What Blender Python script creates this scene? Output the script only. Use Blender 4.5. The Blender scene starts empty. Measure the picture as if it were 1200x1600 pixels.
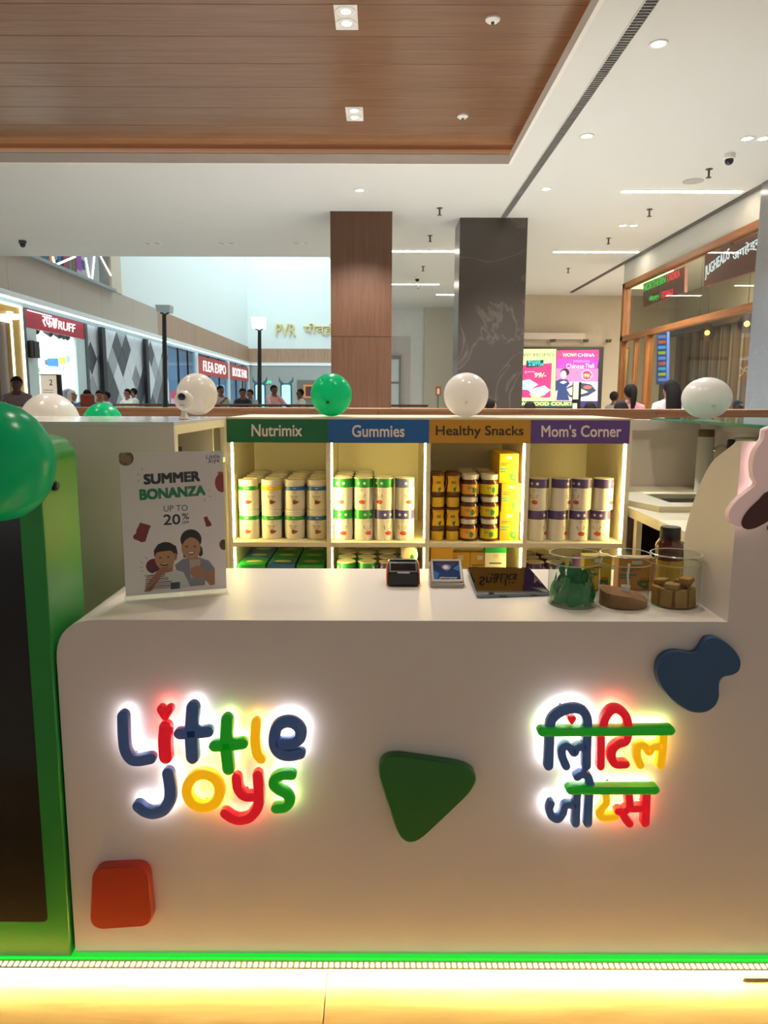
import bpy, bmesh, math, random
from mathutils import Vector, Matrix
random.seed(7)
SC = bpy.context.scene
COL = SC.collection
# ------------------------------------------------------------------ camera, world, exposure
H = 1.6; F = 1150.0; CX = 590.0; CY = 800.0
PITCH = math.atan(174 / 1150.0); ROLL = math.radians(0.2)
cd = bpy.data.cameras.new('camera'); cam = bpy.data.objects.new('camera', cd); COL.objects.link(cam)
cd.sensor_width = 36; cd.lens = F * 36 / 1600; cd.shift_x = 10 / 1600; cd.clip_start = 0.05; cd.clip_end = 200
cam.matrix_world = Matrix.Translation((0, 0, H)) @ Matrix.Rotation(math.pi / 2 - PITCH, 4, 'X') @ Matrix.Rotation(ROLL, 4, 'Z')
SC.camera = cam
vs = SC.view_settings
vs.view_transform = 'Standard'; vs.look = 'None'; vs.gamma = 1; vs.use_curve_mapping = False
vs.exposure = 0.0
w = bpy.data.worlds.new('world'); SC.world = w; w.use_nodes = True
bg = w.node_tree.nodes['Background']; bg.inputs[0].default_value = (1.0, 0.97, 0.94, 1); bg.inputs[1].default_value = 0.43

def area(name, loc, size, size_y, power, col=(1, 1, 1), rot=(0, 0, 0), spread=180):
    l = bpy.data.lights.new(name, 'AREA'); l.shape = 'RECTANGLE'; l.size = size; l.size_y = size_y
    l.energy = power; l.color = col; l.spread = math.radians(spread)
    o = bpy.data.objects.new(name, l); o.location = loc; o.rotation_euler = rot; COL.objects.link(o); return o
def spot(name, loc, power, col=(1, .9, .75), ang=70, tgt=None, size=.05):
    l = bpy.data.lights.new(name, 'SPOT'); l.energy = power; l.color = col; l.spot_size = math.radians(ang); l.spot_blend = .6
    l.shadow_soft_size = size
    o = bpy.data.objects.new(name, l); o.location = loc; COL.objects.link(o)
    if tgt: o.rotation_euler = (Vector(tgt) - Vector(loc)).to_track_quat('-Z', 'Y').to_euler()
    return o
# daylight falling through the atrium skylight
area('skylight', (-4.0, 30, 11.5), 6, 24, 1750, (.76, .97, 1.0))

# ------------------------------------------------------------------ pixel -> place helpers (1200x1600 frame)
_c, _s = math.cos(PITCH), math.sin(PITCH)
def ray(x, y):
    u, v = x - CX, y - CY
    u, v = u * math.cos(ROLL) + v * math.sin(ROLL), -u * math.sin(ROLL) + v * math.cos(ROLL)
    return Vector((u / F, _c - v / F * _s, -_s - v / F * _c))
def PY(x, y, Y): d = ray(x, y); return Vector((0, 0, H)) + d * (Y / d.y)
def PZ(x, y, z): d = ray(x, y); return Vector((0, 0, H)) + d * ((z - H) / d.z)
def PX(x, y, X): d = ray(x, y); return Vector((0, 0, H)) + d * (X / d.x)

# ------------------------------------------------------------------ materials
def lin(c):
    if isinstance(c, str): c = [int(c[i:i + 2], 16) / 255 for i in (0, 2, 4)]
    return tuple((x / 12.92 if x <= .04045 else ((x + .055) / 1.055) ** 2.4) for x in c)
MATS = {}
def M(name, c='cccccc', rough=.5, metal=0, emit=0, ecol=None, spec=.5, var=.05, scale=6, coat=0, sub=0, bump=0):
    if name in MATS: return MATS[name]
    m = bpy.data.materials.new(name); m.use_nodes = True; nt = m.node_tree; b = nt.nodes['Principled BSDF']
    col = lin(c)
    b.inputs['Roughness'].default_value = rough; b.inputs['Metallic'].default_value = metal
    b.inputs['Specular IOR Level'].default_value = spec; b.inputs['Coat Weight'].default_value = coat
    tc = nt.nodes.new('ShaderNodeTexCoord'); n = nt.nodes.new('ShaderNodeTexNoise'); n.inputs['Scale'].default_value = scale
    n.inputs['Detail'].default_value = 3
    nt.links.new(tc.outputs['Object'], n.inputs['Vector'])
    r = nt.nodes.new('ShaderNodeMapRange'); r.inputs['To Min'].default_value = 1 - var; r.inputs['To Max'].default_value = 1 + var
    nt.links.new(n.outputs['Fac'], r.inputs['Value'])
    h = nt.nodes.new('ShaderNodeVectorMath'); h.operation = 'SCALE'; h.inputs[0].default_value = col
    nt.links.new(r.outputs['Result'], h.inputs['Scale']); nt.links.new(h.outputs['Vector'], b.inputs['Base Color'])
    if bump:
        bp = nt.nodes.new('ShaderNodeBump'); bp.inputs['Strength'].default_value = bump; bp.inputs['Distance'].default_value = .01
        nt.links.new(n.outputs['Fac'], bp.inputs['Height']); nt.links.new(bp.outputs['Normal'], b.inputs['Normal'])
    if sub:
        b.inputs['Subsurface Weight'].default_value = sub; b.inputs['Subsurface Radius'].default_value = (.03, .03, .03); b.inputs['Subsurface Scale'].default_value = 1
    if emit:
        b.inputs['Emission Color'].default_value = (*lin(ecol or c), 1); b.inputs['Emission Strength'].default_value = emit
    MATS[name] = m; return m
def wood(name, c1, c2, rough=.4, axis='X', scale=2.2, spec=.5, stretch=14):
    if name in MATS: return MATS[name]
    m = bpy.data.materials.new(name); m.use_nodes = True; nt = m.node_tree; b = nt.nodes['Principled BSDF']
    tc = nt.nodes.new('ShaderNodeTexCoord'); mp = nt.nodes.new('ShaderNodeMapping')
    sc = [stretch] * 3; sc['XYZ'.index(axis)] = 1; mp.inputs['Scale'].default_value = sc
    geo = nt.nodes.new('ShaderNodeObjectInfo'); add = nt.nodes.new('ShaderNodeVectorMath')
    nt.links.new(geo.outputs['Random'], add.inputs[1])
    nt.links.new(tc.outputs['Object'], add.inputs[0]); nt.links.new(add.outputs['Vector'], mp.inputs['Vector'])
    n = nt.nodes.new('ShaderNodeTexNoise'); n.inputs['Scale'].default_value = scale; n.inputs['Detail'].default_value = 6; n.inputs['Distortion'].default_value = .6
    nt.links.new(mp.outputs['Vector'], n.inputs['Vector'])
    cr = nt.nodes.new('ShaderNodeValToRGB'); cr.color_ramp.elements[0].position = .3; cr.color_ramp.elements[1].position = .72
    cr.color_ramp.elements[0].color = (*lin(c1), 1); cr.color_ramp.elements[1].color = (*lin(c2), 1)
    nt.links.new(n.outputs['Fac'], cr.inputs['Fac']); nt.links.new(cr.outputs['Color'], b.inputs['Base Color'])
    b.inputs['Roughness'].default_value = rough; b.inputs['Specular IOR Level'].default_value = spec
    MATS[name] = m; return m
def marble(name, c1, c2, rough=.18, scale=1.3):
    if name in MATS: return MATS[name]
    m = bpy.data.materials.new(name); m.use_nodes = True; nt = m.node_tree; b = nt.nodes['Principled BSDF']
    tc = nt.nodes.new('ShaderNodeTexCoord'); n = nt.nodes.new('ShaderNodeTexNoise'); n.inputs['Scale'].default_value = scale
    n.inputs['Detail'].default_value = 8; n.inputs['Distortion'].default_value = 1.4
    nt.links.new(tc.outputs['Object'], n.inputs['Vector'])
    cr = nt.nodes.new('ShaderNodeValToRGB'); e = cr.color_ramp.elements
    e[0].position = .0; e[0].color = (*lin(c1), 1); e[1].position = 1; e[1].color = (*lin(c1), 1)
    a = e.new(.485); a.color = (*lin(c1), 1); a = e.new(.5); a.color = (*lin(c2), 1); a = e.new(.515); a.color = (*lin(c1), 1)
    nt.links.new(n.outputs['Fac'], cr.inputs['Fac']); nt.links.new(cr.outputs['Color'], b.inputs['Base Color'])
    b.inputs['Roughness'].default_value = rough; MATS[name] = m; return m
def glass(name, tint='ffffff', refl=1.0, rough=.02, ior=1.45, base=0.0):
    if name in MATS: return MATS[name]
    m = bpy.data.materials.new(name); m.use_nodes = True; nt = m.node_tree; nt.nodes.clear()
    out = nt.nodes.new('ShaderNodeOutputMaterial'); mx = nt.nodes.new('ShaderNodeMixShader')
    t = nt.nodes.new('ShaderNodeBsdfTransparent'); t.inputs[0].default_value = (*lin(tint), 1)
    g = nt.nodes.new('ShaderNodeBsdfGlossy'); g.inputs['Roughness'].default_value = rough
    fr = nt.nodes.new('ShaderNodeFresnel'); fr.inputs[0].default_value = ior
    ml = nt.nodes.new('ShaderNodeMath'); ml.operation = 'MULTIPLY_ADD'; ml.inputs[1].default_value = refl; ml.inputs[2].default_value = base; ml.use_clamp = True
    gm = nt.nodes.new('ShaderNodeNewGeometry'); iv = nt.nodes.new('ShaderNodeMath'); iv.operation = 'SUBTRACT'; iv.inputs[0].default_value = 1
    nt.links.new(gm.outputs['Backfacing'], iv.inputs[1]); mf = nt.nodes.new('ShaderNodeMath'); mf.operation = 'MULTIPLY'
    nt.links.new(fr.outputs[0], mf.inputs[0]); nt.links.new(iv.outputs[0], mf.inputs[1])
    nt.links.new(mf.outputs[0], ml.inputs[0]); nt.links.new(ml.outputs[0], mx.inputs[0])
    nt.links.new(t.outputs[0], mx.inputs[1]); nt.links.new(g.outputs[0], mx.inputs[2]); nt.links.new(mx.outputs[0], out.inputs[0])
    MATS[name] = m; return m
def latex(name, c, mix=.4):
    m = M(name, c, rough=.22, var=.01, spec=.45); nt = m.node_tree
    t = nt.nodes.new('ShaderNodeBsdfTranslucent'); t.inputs[0].default_value = (*lin(c), 1); mx = nt.nodes.new('ShaderNodeMixShader'); mx.inputs[0].default_value = mix
    out = nt.nodes['Material Output']; nt.links.new(nt.nodes['Principled BSDF'].outputs[0], mx.inputs[1]); nt.links.new(t.outputs[0], mx.inputs[2]); nt.links.new(mx.outputs[0], out.inputs[0]); return m
def E(name, c, s): return M(name, c, rough=.5, emit=s, ecol=c, var=.01)

# ------------------------------------------------------------------ mesh building
def wm(o):
    m = o.matrix_basis.copy()
    return wm(o.parent) @ m if o.parent else m
class MB:
    def __init__(s): s.v = []; s.f = []; s.m = []
    def add(s, vs, fs, mi=0):
        n = len(s.v); s.v += [Vector(p) for p in vs]; s.f += [[i + n for i in q] for q in fs]; s.m += [mi] * len(fs); return s
    def box(s, x0, x1, y0, y1, z0, z1, mi=0):
        x0, x1 = sorted((x0, x1)); y0, y1 = sorted((y0, y1)); z0, z1 = sorted((z0, z1))
        return s.add([(x0, y0, z0), (x1, y0, z0), (x1, y1, z0), (x0, y1, z0), (x0, y0, z1), (x1, y0, z1), (x1, y1, z1), (x0, y1, z1)],
                     [(0, 3, 2, 1), (4, 5, 6, 7), (0, 1, 5, 4), (1, 2, 6, 5), (2, 3, 7, 6), (3, 0, 4, 7)], mi)
    def prism(s, pts, vec, mi=0):
        pts = [Vector(p) for p in pts]; vec = Vector(vec); n = len(pts)
        nr = Vector((0, 0, 0))
        for i in range(n): nr += (pts[i] - pts[0]).cross(pts[(i + 1) % n] - pts[0])
        if nr.dot(vec) > 0: pts = pts[::-1]
        fs = [list(range(n)), list(range(2 * n - 1, n - 1, -1))] + [[(i + 1) % n, i, i + n, (i + 1) % n + n] for i in range(n)]
        return s.add(pts + [p + vec for p in pts], fs, mi)
    def lathe(s, prof, c=(0, 0, 0), n=24, mi=0, sx=1, sy=1, a0=0, a1=None, cap=True):
        c = Vector(c); vs = []; fs = []; full = a1 is None; k = n if full else n + 1
        for r, z in prof:
            for i in range(k):
                a = 2 * math.pi * i / n if full else a0 + (a1 - a0) * i / n
                vs.append(c + Vector((r * sx * math.cos(a), r * sy * math.sin(a), z)))
        for j in range(len(prof) - 1):
            for i in range(n if full else n):
                i2 = (i + 1) % k
                fs.append((j * k + i, j * k + i2, (j + 1) * k + i2, (j + 1) * k + i))
        if cap and full and prof[0][0] > 1e-6: fs.append(list(range(k))[::-1])
        if cap and full and prof[-1][0] > 1e-6: fs.append([(len(prof) - 1) * k + i for i in range(k)])
        return s.add(vs, fs, mi)
    def tube(s, path, r, n=8, mi=0, cap=True):
        path = [Vector(p) for p in path]; rs = r if isinstance(r, (list, tuple)) else [r] * len(path); vs = []; fs = []
        t0 = (path[1] - path[0]).normalized(); up = Vector((0, 0, 1)) if abs(t0.z) < .9 else Vector((1, 0, 0))
        u = t0.cross(up).normalized()
        for i, p in enumerate(path):
            t = (path[min(i + 1, len(path) - 1)] - path[max(i - 1, 0)]).normalized()
            u = (u - t * u.dot(t)).normalized(); v = t.cross(u)
            for k in range(n): a = 2 * math.pi * k / n; vs.append(p + (u * math.cos(a) + v * math.sin(a)) * rs[i])
        for i in range(len(path) - 1):
            for k in range(n): fs.append((i * n + k, i * n + (k + 1) % n, (i + 1) * n + (k + 1) % n, (i + 1) * n + k))
        if cap: fs += [list(range(n))[::-1], [(len(path) - 1) * n + k for k in range(n)]]
        return s.add(vs, fs, mi)
    def ball(s, c, r, n=20, m=12, mi=0, egg=0):
        r = r if isinstance(r, (tuple, list)) else (r, r, r); c = Vector(c); vs = []; fs = []
        for j in range(m + 1):
            th = math.pi * j / m; z = -math.cos(th); k = math.sin(th) * (1 + egg * z)
            for i in range(n): a = 2 * math.pi * i / n; vs.append(c + Vector((r[0] * k * math.cos(a), r[1] * k * math.sin(a), r[2] * z)))
        for j in range(m):
            for i in range(n): fs.append((j * n + i, j * n + (i + 1) % n, (j + 1) * n + (i + 1) % n, (j + 1) * n + i))
        return s.add(vs, fs, mi)
    def xf(s, mat, start=0):
        for i in range(start, len(s.v)): s.v[i] = mat @ s.v[i]
        return s
    def build(s, name, mats, parent=None, smooth=False, bevel=0, origin=None, seg=2):
        me = bpy.data.meshes.new(name)
        if parent is not None: k = wm(parent).inverted(); vs = [k @ p for p in s.v]
        else:
            if origin is None:
                lo = [min(p[i] for p in s.v) for i in range(3)]; hi = [max(p[i] for p in s.v) for i in range(3)]
                origin = ((lo[0] + hi[0]) / 2, (lo[1] + hi[1]) / 2, lo[2])
            origin = Vector(origin); vs = [p - origin for p in s.v]
        me.from_pydata(vs, [], s.f)
        if not isinstance(mats, (list, tuple)): mats = [mats]
        for q in mats: me.materials.append(q)
        if len(mats) > 1: me.polygons.foreach_set('material_index', s.m)
        if smooth:
            me.polygons.foreach_set('use_smooth', [True] * len(me.polygons)); me.set_sharp_from_angle(angle=math.radians(40))
        me.update()
        o = bpy.data.objects.new(name, me); COL.objects.link(o)
        if parent is not None: o.parent = parent
        else: o.location = origin
        if bevel:
            b = o.modifiers.new('bevel', 'BEVEL'); b.width = bevel; b.segments = seg; b.limit_method = 'ANGLE'; b.angle_limit = math.radians(40)
        return o
def T(o, label, cat, group=None):
    o['label'] = label; o['category'] = cat
    if group: o['group'] = group
    return o
def thing(name, label, cat, loc=(0, 0, 0), rz=0, group=None):
    o = bpy.data.objects.new(name, None); COL.objects.link(o); o.empty_display_size = .1
    o.location = loc; o.rotation_euler = (0, 0, rz); return T(o, label, cat, group)
def struct(o, label=None):
    o['kind'] = 'structure'
    if label: o['label'] = label
    return o
def sgroup(name, loc=(0, 0, 0), label=None):
    o = bpy.data.objects.new(name, None); COL.objects.link(o); o.location = loc; return struct(o, label)
def kids(o): return [c for c in bpy.data.objects if c.parent == o]
CH = {}
def tree(o):
    if o.name not in CH: CH[o.name] = [(c, tree(c)) for c in kids(o)]
    return CH[o.name]
def copy_tree(o, parent=None, sub=None):
    sub = tree(o) if sub is None else sub
    c = o.copy(); COL.objects.link(c); c.parent = parent
    for ch, s2 in sub: copy_tree(ch, c, s2)
    return c
def bx(name, x0, x1, y0, y1, z0, z1, mat, parent=None, bevel=0): return MB().box(x0, x1, y0, y1, z0, z1).build(name, mat, parent, bevel=bevel)

# ------------------------------------------------------------------ lettering
TXT = {}
def text2d(body, bold=0.0, space=1.0):
    k = (body, space)
    if k in TXT: return TXT[k]
    c = bpy.data.curves.new('t', 'FONT'); c.body = body; c.offset = 0; c.space_character = space; c.resolution_u = 3
    o = bpy.data.objects.new('t', c); COL.objects.link(o)
    me = bpy.data.meshes.new_from_object(o.evaluated_get(bpy.context.evaluated_depsgraph_get()))
    vs = [(v.co.x, v.co.y) for v in me.vertices]; fs = [list(p.vertices) for p in me.polygons]
    bpy.data.objects.remove(o); bpy.data.meshes.remove(me)
    x0 = min(v[0] for v in vs); x1 = max(v[0] for v in vs); y0 = min(v[1] for v in vs); y1 = max(v[1] for v in vs)
    r = ([((x - x0) / (x1 - x0), (y - y0) / (y1 - y0)) for x, y in vs], fs, (x1 - x0, y1 - y0))
    TXT[k] = r; return r
def letter(mb, body, f, bold=0.0, depth=None, space=1.0, mi=0):
    """f(u,v) -> point; u along the line, v up, both 0..1. depth: vector to thicken."""
    vs, fs, a = text2d(body, bold, space); P = []; F_ = []
    sh_ = [(0, 0)] if bold <= 0 else [(-bold, -bold), (bold, -bold), (bold, bold), (-bold, bold)]
    sx_, sy_ = a[0] / (a[0] + 2 * max(bold, 0)), a[1] / (a[1] + 2 * max(bold, 0))
    du_, dv_ = f(1, 0) - f(0, 0), f(0, 1) - f(0, 0); nn_ = du_.cross(dv_).normalized() * dv_.length * .004
    for k_, (dx, dy) in enumerate(sh_):
        n0 = len(P); P += [nn_ * k_ + f(.5 + (u - .5) * sx_ + dx / a[0] * sx_, .5 + (v - .5) * sy_ + dy / a[1] * sy_) for u, v in vs]; F_ += [[i + n0 for i in q] for q in fs]
    fs = F_
    mb.add(P, fs, mi)
    if depth is not None:
        d = Vector(depth); n = len(P); mb.add([p + d for p in P], [q[::-1] for q in fs], mi)
        base = len(mb.v) - 2 * n; cnt = {}
        for q in fs:
            for i in range(len(q)):
                e = (q[i], q[(i + 1) % len(q)]); cnt[e] = 1
        for (i, j) in list(cnt):
            if (j, i) not in cnt: mb.f.append([base + j, base + i, base + n + i, base + n + j]); mb.m.append(mi)
    return mb
def quadf(tl, tr, br, bl):
    tl, tr, br, bl = map(Vector, (tl, tr, br, bl))
    return lambda u, v: (bl * (1 - u) + br * u) * (1 - v) + (tl * (1 - u) + tr * u) * v
# ------------------------------------------------------------------ swept rounded strokes in an XZ plane
def smooth_path(pts, k=8, closed=False):
    P = [Vector(p) for p in pts]; n = len(P)
    if n < 3 and not closed: return [P[0].lerp(P[1], i / k) for i in range(k + 1)]
    out = []; rng = range(n) if closed else range(n - 1)
    for i in rng:
        p0 = P[(i - 1) % n] if closed or i > 0 else P[0] * 2 - P[1]
        p1 = P[i]; p2 = P[(i + 1) % n]; p3 = P[(i + 2) % n] if closed or i + 2 < n else P[-1] * 2 - P[-2]
        for j in range(k):
            t = j / k
            out.append(.5 * ((2 * p1) + (p2 - p0) * t + (2 * p0 - 5 * p1 + 4 * p2 - p3) * t * t + (3 * p1 - p0 - 3 * p2 + p3) * t ** 3))
    if not closed: out.append(P[-1])
    return out
def stroke(mb, pts, wid, y0, y1, closed=False, k=8, K=12):
    """pts: (x,z); wid: full width; solid between y0 (front) and y1."""
    P = smooth_path([(p[0], p[1]) for p in pts], k, closed); hw = wid / 2; hd = (y1 - y0) / 2; yc = (y0 + y1) / 2
    S = []; n = len(P)
    for i in range(n):
        a = P[(i - 1) % n] if closed or i > 0 else P[0]; b = P[(i + 1) % n] if closed or i < n - 1 else P[-1]
        S.append((P[i], (b - a).normalized(), 1.0))
    if not closed:
        t0, t1 = S[0][1], S[-1][1]; cap = (.35, .65, .87, .97, 1.0)
        S = [(P[0] - t0 * hw * c, t0, max(.02, math.sqrt(1 - c * c))) for c in cap[::-1]] + S + [(P[-1] + t1 * hw * c, t1, max(.02, math.sqrt(1 - c * c))) for c in cap]
    vs = []; fs = []
    for p, t, w in S:
        nx, nz = -t.y, t.x
        for j in range(K):
            a = 2 * math.pi * (j + .5) / K; ca, sa = math.cos(a), math.sin(a)
            e = .45; ca = math.copysign(abs(ca) ** e, ca); sa = math.copysign(abs(sa) ** e, sa)
            vs.append((p.x + nx * hw * w * ca, yc + hd * sa * (.75 + .25 * w), p.y + nz * hw * w * ca))
    m = len(S)
    for i in range(m if closed else m - 1):
        for j in range(K):
            i2 = (i + 1) % m; fs.append((i * K + j, i * K + (j + 1) % K, i2 * K + (j + 1) % K, i2 * K + j))
    if not closed: fs += [list(range(K))[::-1], [(m - 1) * K + j for j in range(K)]]
    return mb.add(vs, fs)
def rounded(pts, r, seg=6):
    out = []; n = len(pts); P = [Vector(p) for p in pts]
    for i in range(n):
        a, b, c = P[i - 1], P[i], P[(i + 1) % n]; rr = r[i] if isinstance(r, (list, tuple)) else r
        if rr <= 0: out.append(b); continue
        d1 = (a - b).normalized(); d2 = (c - b).normalized(); h = math.acos(max(-1, min(1, d1.dot(d2)))) / 2
        L = min(rr / math.tan(h), (a - b).length * .49, (c - b).length * .49); p = b + d1 * L; q = b + d2 * L
        for j in range(seg + 1):
            t = j / seg; out.append(p * (1 - t) ** 2 + b * 2 * t * (1 - t) + q * t * t)
    return out
# ------------------------------------------------------------------ shared materials
white = M('white_laminate', 'e6dad0', rough=.38, var=.02)
cream = M('cream_laminate', 'ece3c4', rough=.45, var=.02)
ceilw = M('ceiling_paint', 'd9d8d2', rough=.8, var=.015, scale=1)
wallw = M('wall_paint', 'd8d6cc', rough=.8, var=.02, scale=1)
black = M('black_plastic', '15130f', rough=.35)
dark = M('dark_metal', '1c1f22', rough=.4)
brown = wood('ceiling_wood', '735038', '886549', rough=.28, axis='X', scale=1.6)
colwood = wood('pillar_wood', '573825', '664630', rough=.4, axis='Z', scale=2.0)
parwood = wood('parapet_wood', '83553a', 'a37a52', rough=.4, axis='X', scale=2.0)
frwood = wood('frame_wood', '8a5428', 'a66a34', rough=.4, axis='Y', scale=2.0)
FZ = .35      # raised mall floor
CZ = 4.2      # ceiling
XL = -7.0     # shop front on the left
XR = 4.7      # restaurant front on the right
YB = 40.6     # far wall
# ------------------------------------------------------------------ floors
fl = struct(bx('floor', -12, 12, -5, 5.0, -.12, -.022, M('mall_tile', 'cfc7b8', rough=.25)))
pk = wood('floor_oak', 'c39a58', 'e2c184', rough=.35, axis='X', scale=2.4, stretch=9)
deck = sgroup('floor_deck', (0, 2, -.02))
for r in range(6):
    y0 = .75 + r * .6
    for k, (x0, x1) in enumerate(((-3.74, -1.94), (-1.936, -.139), (-.135, 1.66), (1.664, 3.5)) if r % 2 == 0 or r == 1 else ((-3.74, -2.6), (-2.596, -.8), (-.796, 1.0), (1.004, 3.5))):
        bx('plank', x0, x1, y0 + .0015, y0 + .5985, -.02, 0, pk, deck, bevel=.001)
struct(bx('floor_raised', -12, 12, 5.0, YB + 2, 0, FZ, M('mall_tile_raised', 'e2e0dc', rough=.3)))
# ------------------------------------------------------------------ ceiling
mb = MB(); CX1 = 1.475; CY1 = 8.69
mb.box(CX1, 12, -5, 18.9, CZ, CZ + .12).box(-12, CX1, CY1, 14.05, CZ, CZ + .12).box(-.9, CX1, 14.05, 24, CZ, CZ + .12).box(CX1, 3.0, 18.9, 24, CZ, CZ + .12)
struct(mb.build('ceiling', ceilw))
mb = MB().box(CX1 - .035, CX1, -5, CY1, CZ, CZ + .10).box(-12, CX1 - .035, CY1 - .035, CY1, CZ, CZ + .10)
struct(mb.build('trim_1', M('coffer_trim', 'e6e2d8', rough=.6)), 'white lip around the wooden ceiling recess')
cof = sgroup('ceiling_coffer', (0, 4, CZ + .2))
wz = CZ + .2
i = 0; y = CY1 + .12
while y > -5:
    bx('plank', -12, CX1 + .12, y - .2335, y, wz + .0015 * (i % 2), wz + .02, brown, cof, bevel=.003); y -= .2355; i += 1
bx('backing_board', -12, CX1 + .14, -5, CY1 + .14, wz + .02, wz + .05, M('dark_board', '3a2a1e'), cof)
mb = MB().box(-12, CX1 + .14, CY1 + .12, CY1 + .14, CZ + .1, wz + .02).box(CX1 + .12, CX1 + .14, -5, CY1 + .14, CZ + .1, wz + .02)
mb.build('recess_side', ceilw, cof)
bx('cove_light_strip', -12, CX1 + .05, CY1 + .07, CY1 + .10, CZ + .125, CZ + .135, E('cove_led', 'ffb878', 1.6), cof)
bx('cove_light_strip', CX1 + .07, CX1 + .10, 3, CY1 + .05, CZ + .125, CZ + .135, E('cove_led', 'ffb878', 1.6), cof)
# slot grille running through the white ceiling
vent = sgroup('trim_2', (1.78, 4, CZ - .006), 'long perforated air slot in the white ceiling')
bx('frame', 1.735, 1.742, -2, 11.05, CZ - .012, CZ - .0005, ceilw, vent); bx('frame', 1.828, 1.835, -2, 11.05, CZ - .012, CZ - .0005, ceilw, vent)
bx('backing', 1.742, 1.828, -2, 11.05, CZ - .003, CZ - .0005, M('grille_dark', '4a4a47', rough=.7), vent)
mb = MB(); y = 4.6
while y < 11.0:
    mb.box(1.743, 1.827, y, y + .012, CZ - .010, CZ - .003)
    y += .04
o = mb.build('slats', M('grille_grey', '8f8f8a', rough=.5), vent); o['kind'] = 'stuff'
struct(bx('trim_3', XR - .09, XR - .02, 4, 18.3, CZ - .02, CZ - .0005, M('dark_trim', '54504a')), 'dark trim strip along the ceiling edge by the restaurant')
# ------------------------------------------------------------------ pillars
pl = sgroup('pillar', (-.24, 11.1, FZ), 'wood clad square pillar')
zj = PY(560, 526, 10.73).z
bx('panel', -.673, .19, 10.73, 11.55, FZ, zj - .003, colwood, pl); bx('panel', -.673, .19, 10.73, 11.55, zj + .003, CZ - .001, colwood, pl)
bx('core', -.668, .185, 10.735, 11.545, zj - .003, zj + .003, black, pl)
struct(bx('pillar', 1.169, 2.14, 11.065, 11.75, FZ, CZ - .001, marble('dark_marble', '473f38', '5a5048', rough=.22, scale=.7)), 'dark veined marble square pillar')
struct(bx('pillar', XR - .1, 5.4, 8.4, 9.33, FZ, CZ - .001, marble('grey_marble', '74777a', '7c7f82', rough=.25, scale=2)), 'grey stone pillar at the right')
# ------------------------------------------------------------------ kiosk counter
kc = thing('kiosk_counter', 'white kiosk counter with rounded corner carrying the lit logo signs', 'counter', (0, 1.9, 0))
D = 1.9; ZC = 1.019; XW = .936
pts = rounded([(-.863, 0, .03), (2.5, 0, .03), (2.5, 0, 1.4985), (XW, 0, 1.4985), (XW, 0, ZC), (-.863, 0, ZC)], [0, 0, 0, 0, 0, .115], 10)
MB().prism([(p.x, D, p.z) for p in pts], (0, .03, 0)).build('front_panel', white, kc, smooth=True)
pts = rounded([(-.863, 0, .03), (XW, 0, .03), (XW, 0, ZC), (-.863, 0, ZC)], [0, 0, 0, .115], 10)
MB().prism([(p.x, D + .03, p.z) for p in pts], (0, 2.515 - D - .03, 0)).build('counter_body', white, kc, smooth=True)
arc = smooth_path([(p.y, p.z) for p in (PX(x, y, XW) for x, y in ((1068, 880), (1070, 835), (1085, 780), (1110, 725), (1146, 694)))], 6)
pts = [(1.93, .03), (arc[0].x, .03)] + [(p.x, p.y) for p in arc] + [(1.93, 1.4985)]
MB().prism([(XW, y_, z_) for y_, z_ in pts], (1.56, 0, 0)).build('end_wing', white, kc, smooth=True)
bx('plinth', -.84, 2.5, 1.93, 2.15, .0, .03, dark, kc)
# foot strip and LED tape
fs = thing('foot_strip', 'bright green strip along the foot of the counter', 'strip', (0, 1.89, 0))
bx('strip', -2.4, 2.5, 1.884, 1.9285, .0, .029, M('strip_green_glow', '18b83a', rough=.3, emit=.8, ecol='18e83a'), fs)  # self-glow added to the green to brighten the board
lt = thing('light_tape', 'warm white dotted light profile lying along the green foot strip', 'light tape', (0, 1.87, 0))
bx('profile', -2.4, 2.5, 1.864, 1.8838, .0, .019, M('tape', 'f4ecd0', rough=.4), lt)
bx('cap', -2.4, 2.5, 1.852, 1.8838, .019, .0215, M('tape', 'f4ecd0', rough=.4), lt)  # lip added to keep the strong light below off the counter panel
bx('added_emitter', -1.8, 2.0, 1.862, 1.8639, .003, .017, E('emitter_glow', 'ffe9a0', 340), lt)  # hidden glowing strip added to throw the tape's light across the floor
mb = MB(); x = -1.5
while x < 1.7: mb.box(x, x + .009, 1.858, 1.874, .0215, .0235); x += .0165
o = mb.build('diodes', E('tape_dot', 'fff0b4', 3), lt); o['kind'] = 'stuff'
gr = thing('floor_grille', 'small tan perforated floor grille at the right end of the light tape', 'grille', tuple(PZ(1180, 1522, 0)))
a, b = PZ(1160, 1533, 0), PZ(1230, 1512, 0)
bx('frame', a.x, b.x, a.y, b.y, .0, .003, M('grille_tan', '9a8350'), gr)
for k in range(6): bx('slat', a.x + .004, b.x - .004, a.y + .004 + k * (b.y - a.y - .006) / 6, a.y + .007 + k * (b.y - a.y - .006) / 6, .003, .006, M('grille_tan2', 'c7b27a'), gr)
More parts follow.
